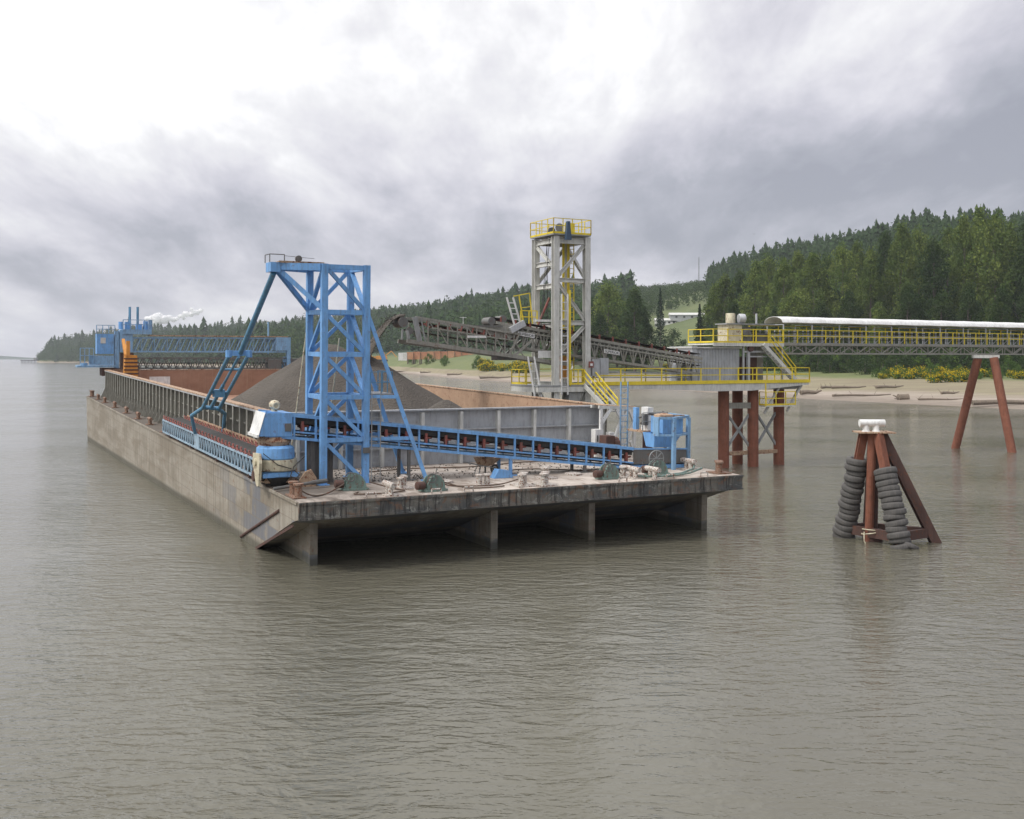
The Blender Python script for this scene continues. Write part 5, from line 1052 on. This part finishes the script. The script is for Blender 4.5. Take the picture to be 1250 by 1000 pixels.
# ------------------------------------------------------------------ covered conveyor to the right
A=math.atan(.57); X2=Vector((math.cos(A),math.sin(A),0)); Y2=Vector((-math.sin(A),math.cos(A),0))
CF=frame((17.5,84.6,0),X2,Y2,Vector((0,0,1)))
cc_=thing('covered_conveyor','long covered conveyor bridge with white curved roof running to the right bank','conveyor',CF,(20,.8,9.8))
LEN=78
for t_ in (0.0,1.9):
    mm=MB().beam((3.5,t_,9.72),(LEN,t_,9.72),.16,.20).beam((3.5,t_,8.95),(LEN,t_,8.95),.12,.13); k=3.5; i=0
    while k<LEN-1.6: mm.beam((k,t_,8.95),(k+1.5,t_,9.7),.07) if i%2 else mm.beam((k,t_,9.7),(k+1.5,t_,8.95),.07); mm.beam((k,t_,8.95),(k,t_,9.7),.06); k+=1.5; i+=1
    part('side_truss',mm,M['olive'],cc_)
part('floor',MB().box(3.5,LEN,.1,.5,9.82,9.86).box(3.5,LEN,1.5,1.8,9.82,9.86),M['grey'],cc_)
part('railing',MB().rail([(2.2,0,9.83),(LEN,0,9.83)],1.07,1.62,.034,False),M['yellow'],cc_); part('railing',MB().rail([(3.5,1.9,9.83),(LEN,1.9,9.83)],1.45,3.2,.03,False),M['yellow'],cc_)
mm=MB().beam((0.5,.75,10.45),(LEN,.75,10.45),.08,.12).beam((.5,1.35,10.45),(LEN,1.35,10.45),.08,.12); k=1
while k<LEN: mm.beam((k,.75,9.8),(k,.75,10.95),.09).beam((k,1.35,9.8),(k,1.35,10.95),.08).beam((k,.75,9.85),(k+.8,.75,10.4),.05); k+=1.6
part('belt_frame',mm,M['tin'],cc_); part('belt',MB().box(.6,LEN,.65,1.45,10.70,10.75).box(.6,LEN,.7,1.4,10.15,10.18),M['belt'],cc_)
k=5.6
while k<LEN: part('roof_post',MB().beam((k,.12,9.9),(k,.12,11.35),.08).beam((k,2.02,9.9),(k,2.02,11.35),.08).beam((k,.12,11.35),(k,2.02,11.35),.06),M['tin'],cc_); k+=3.2
mm=MB(); n=9; seg=int((LEN-5.4)/1.6)
for i in range(seg+1):
    x=5.4+i*1.6; sag=.012*(1 if i%2 else -1)
    for j in range(n): a=math.pi*(.03+.94*j/(n-1)); mm.v.append((x,1.1-1.1*math.cos(a),11.42+.62*math.sin(a)**.8+sag))
for i in range(seg):
    for j in range(n-1): mm.f.append((i*n+j,(i+1)*n+j,(i+1)*n+j+1,i*n+j+1))
rf=part('roof',mm,M['white'],cc_,smooth=True); sm_=rf.modifiers.new('thick','SOLIDIFY'); sm_.thickness=.03
bn=thing('pile_bent','rust red A-shaped pile bent carrying the covered conveyor over the water','pile bent',WF,(43.8,99,0))
part('cap_beam',MB().beam((42.9,99.2,8.72),(45.2,98.9,8.72),.5,.28).beam((43.2,99.2,8.87),(43.4,100.2,8.87),.2,.1),M['lgrey'],bn)
part('leg',MB().tube((41.7,102.2,-3.5),(43.45,99.3,8.6),.38,n=16),M['rust'],bn,smooth=True); part('leg',MB().tube((45.9,96.3,-3.5),(44.65,98.7,8.6),.38,n=16),M['rust'],bn,smooth=True)
# ------------------------------------------------------------------ DOLPHIN
dl=thing('mooring_dolphin','rust red steel mooring dolphin with tyre fenders and white cleat, standing in the water','dolphin',WF,(17,49.8,0))
TP=Vector((16.9,49.8,5.15))
legs=[((15.95,51.2,-.0),(16.55,50.1,5.1)),((16.75,50.0,0),(16.78,49.6,5.1)),((17.65,48.3,0),(16.98,49.4,5.1)),((19.75,49.7,0),(17.25,49.8,5.1)),((17.35,51.8,0),(17.05,50.1,5.1))]
for i,(p,q) in enumerate(legs):
    p=Vector(p);q=Vector(q); p2=p-(q-p)*.6
    if i==3: part('leg',MB().ibeam(p2,q,.42,.42,.06,up=(0,1,0)),M['rustd'],dl)
    elif i==2: part('leg',MB().beam(p2,q,.34,.34),M['rust'],dl)
    else: part('leg',MB().ibeam(p2,q,.36,.34,.08,up=(0,1,0)) if i==0 else MB().tube(p2,q,.20 if i==1 else .3,n=14),M['rust'] if i!=4 else M['rustd'],dl)
part('pile_sleeve',MB().tube((16.95,50.1,-3),(17.0,50.1,.55),.42,n=18).tube((17.0,50.3,.5),(16.95,49.9,5.0),.26,n=14),M['rustd'],dl,smooth=True)
mm=MB()
lo=[Vector((15.95,51.2,.42)),Vector((16.8,49.75,.42)),Vector((17.6,48.6,.42)),Vector((19.45,49.7,.45)),Vector((17.3,51.5,.42))]
for a,b in ((0,1),(1,2),(2,3),(3,4),(4,0)): mm.beam(lo[a],lo[b],.22,.42)
part('waler_beam',mm,M['rustd'],dl); part('cap_plate',MB().box(16.1,17.75,49.2,50.4,5.1,5.16),M['tanrust'],dl)
def cleat2(mm):
    for x in (-.27,.2): mm.lathe((16.82+x,49.8,5.16),[(.2,0),(.15,.08),(.15,.3)],n=12)
    mm.tube((16.25,49.8,5.55),(17.42,49.8,5.55),.17,n=12); return mm
part('white_cleat',cleat2(MB()),M['white'],dl,smooth=True)
rt=random.Random(5)
def tyre(c,ax,R,r,lab=None):
    ax=Vector(ax).normalized()+Vector((rt.uniform(-.09,.09),rt.uniform(-.09,.09),0)); w_=r*1.05; mm=MB().lathe(c,[(R-.13,-w_*.75),(R-.02,-w_),(R+.09,-w_*.8),(R+.125,-w_*.35),(R+.115,0),(R+.125,w_*.35),(R+.09,w_*.8),(R-.02,w_),(R-.13,w_*.75),(R-.13,-w_*.75)],ax,26)
    o=solo('tyre_fender',mm,M['rubber'],lab[0],'tyre',WF,tuple(c),lab[1],smooth=False); o.data.polygons.foreach_set('use_smooth',[True]*len(o.data.polygons))
for (p,q),name,zt,n in ((legs[0],'left',3.72,15),(legs[2],'right',3.38,14)):
    p=Vector(p);q=Vector(q); d=(q-p)
    for k in range(n):
        t=(.03+(zt-.05)*k/(n-1))/5.1; c=p+d*t; big=k>n-5 and name=='left'
        tyre(c+Vector((rt.uniform(-.05,.05),rt.uniform(-.04,.04),0)),d,.385+rt.uniform(-.035,.04),.148+rt.uniform(-.012,.012),('worn black tyre threaded in the '+name+' fender stack of the dolphin','tyres of the '+name+' fender stack'))
tyre(Vector((17.95,48.25,.05)),(.35,.2,1),.36,.13,('loose worn tyre floating at the foot of the right fender stack',None))
bd=[o for o in bpy.data.objects if o.get('label')=='loose worn tyre floating at the foot of the right fender stack'][0]
if 'group' in bd: del bd['group']
r_=thing('rope_tangle','pale green rope tangled round the middle pile of the dolphin at the waterline','rope',WF,(16.8,49.6,.4))
part('strand',MB().torus((16.8,49.85,.55),(0.1,.1,1),.38,.03,18,5).torus((16.8,49.85,.42),(-.15,.1,1),.42,.03,18,5).path([(16.4,49.6,.5),(16.35,49.45,.1),(16.5,49.4,-.2)],.03),M['cream'],r_)
# a far bird above the ridge
p=Vector(((921-625)/1300*400,400,H+(437-286)/1300*400)); 
solo('flying_bird',MB().add([(-.9,0,.25),(-.35,.1,.12),(0,.25,0),(.35,.1,.12),(.9,0,.25),(0,-.3,0),(0,.0,-.1)],[(0,5,1),(1,5,2),(2,5,3),(3,5,4),(5,6,2)]),M['black'],'dark bird gliding in the sky left of the high ridge','bird',Matrix.Translation(p))
for o in bpy.data.objects:
    if o.get('group') is None and 'group' in o: del o['group']
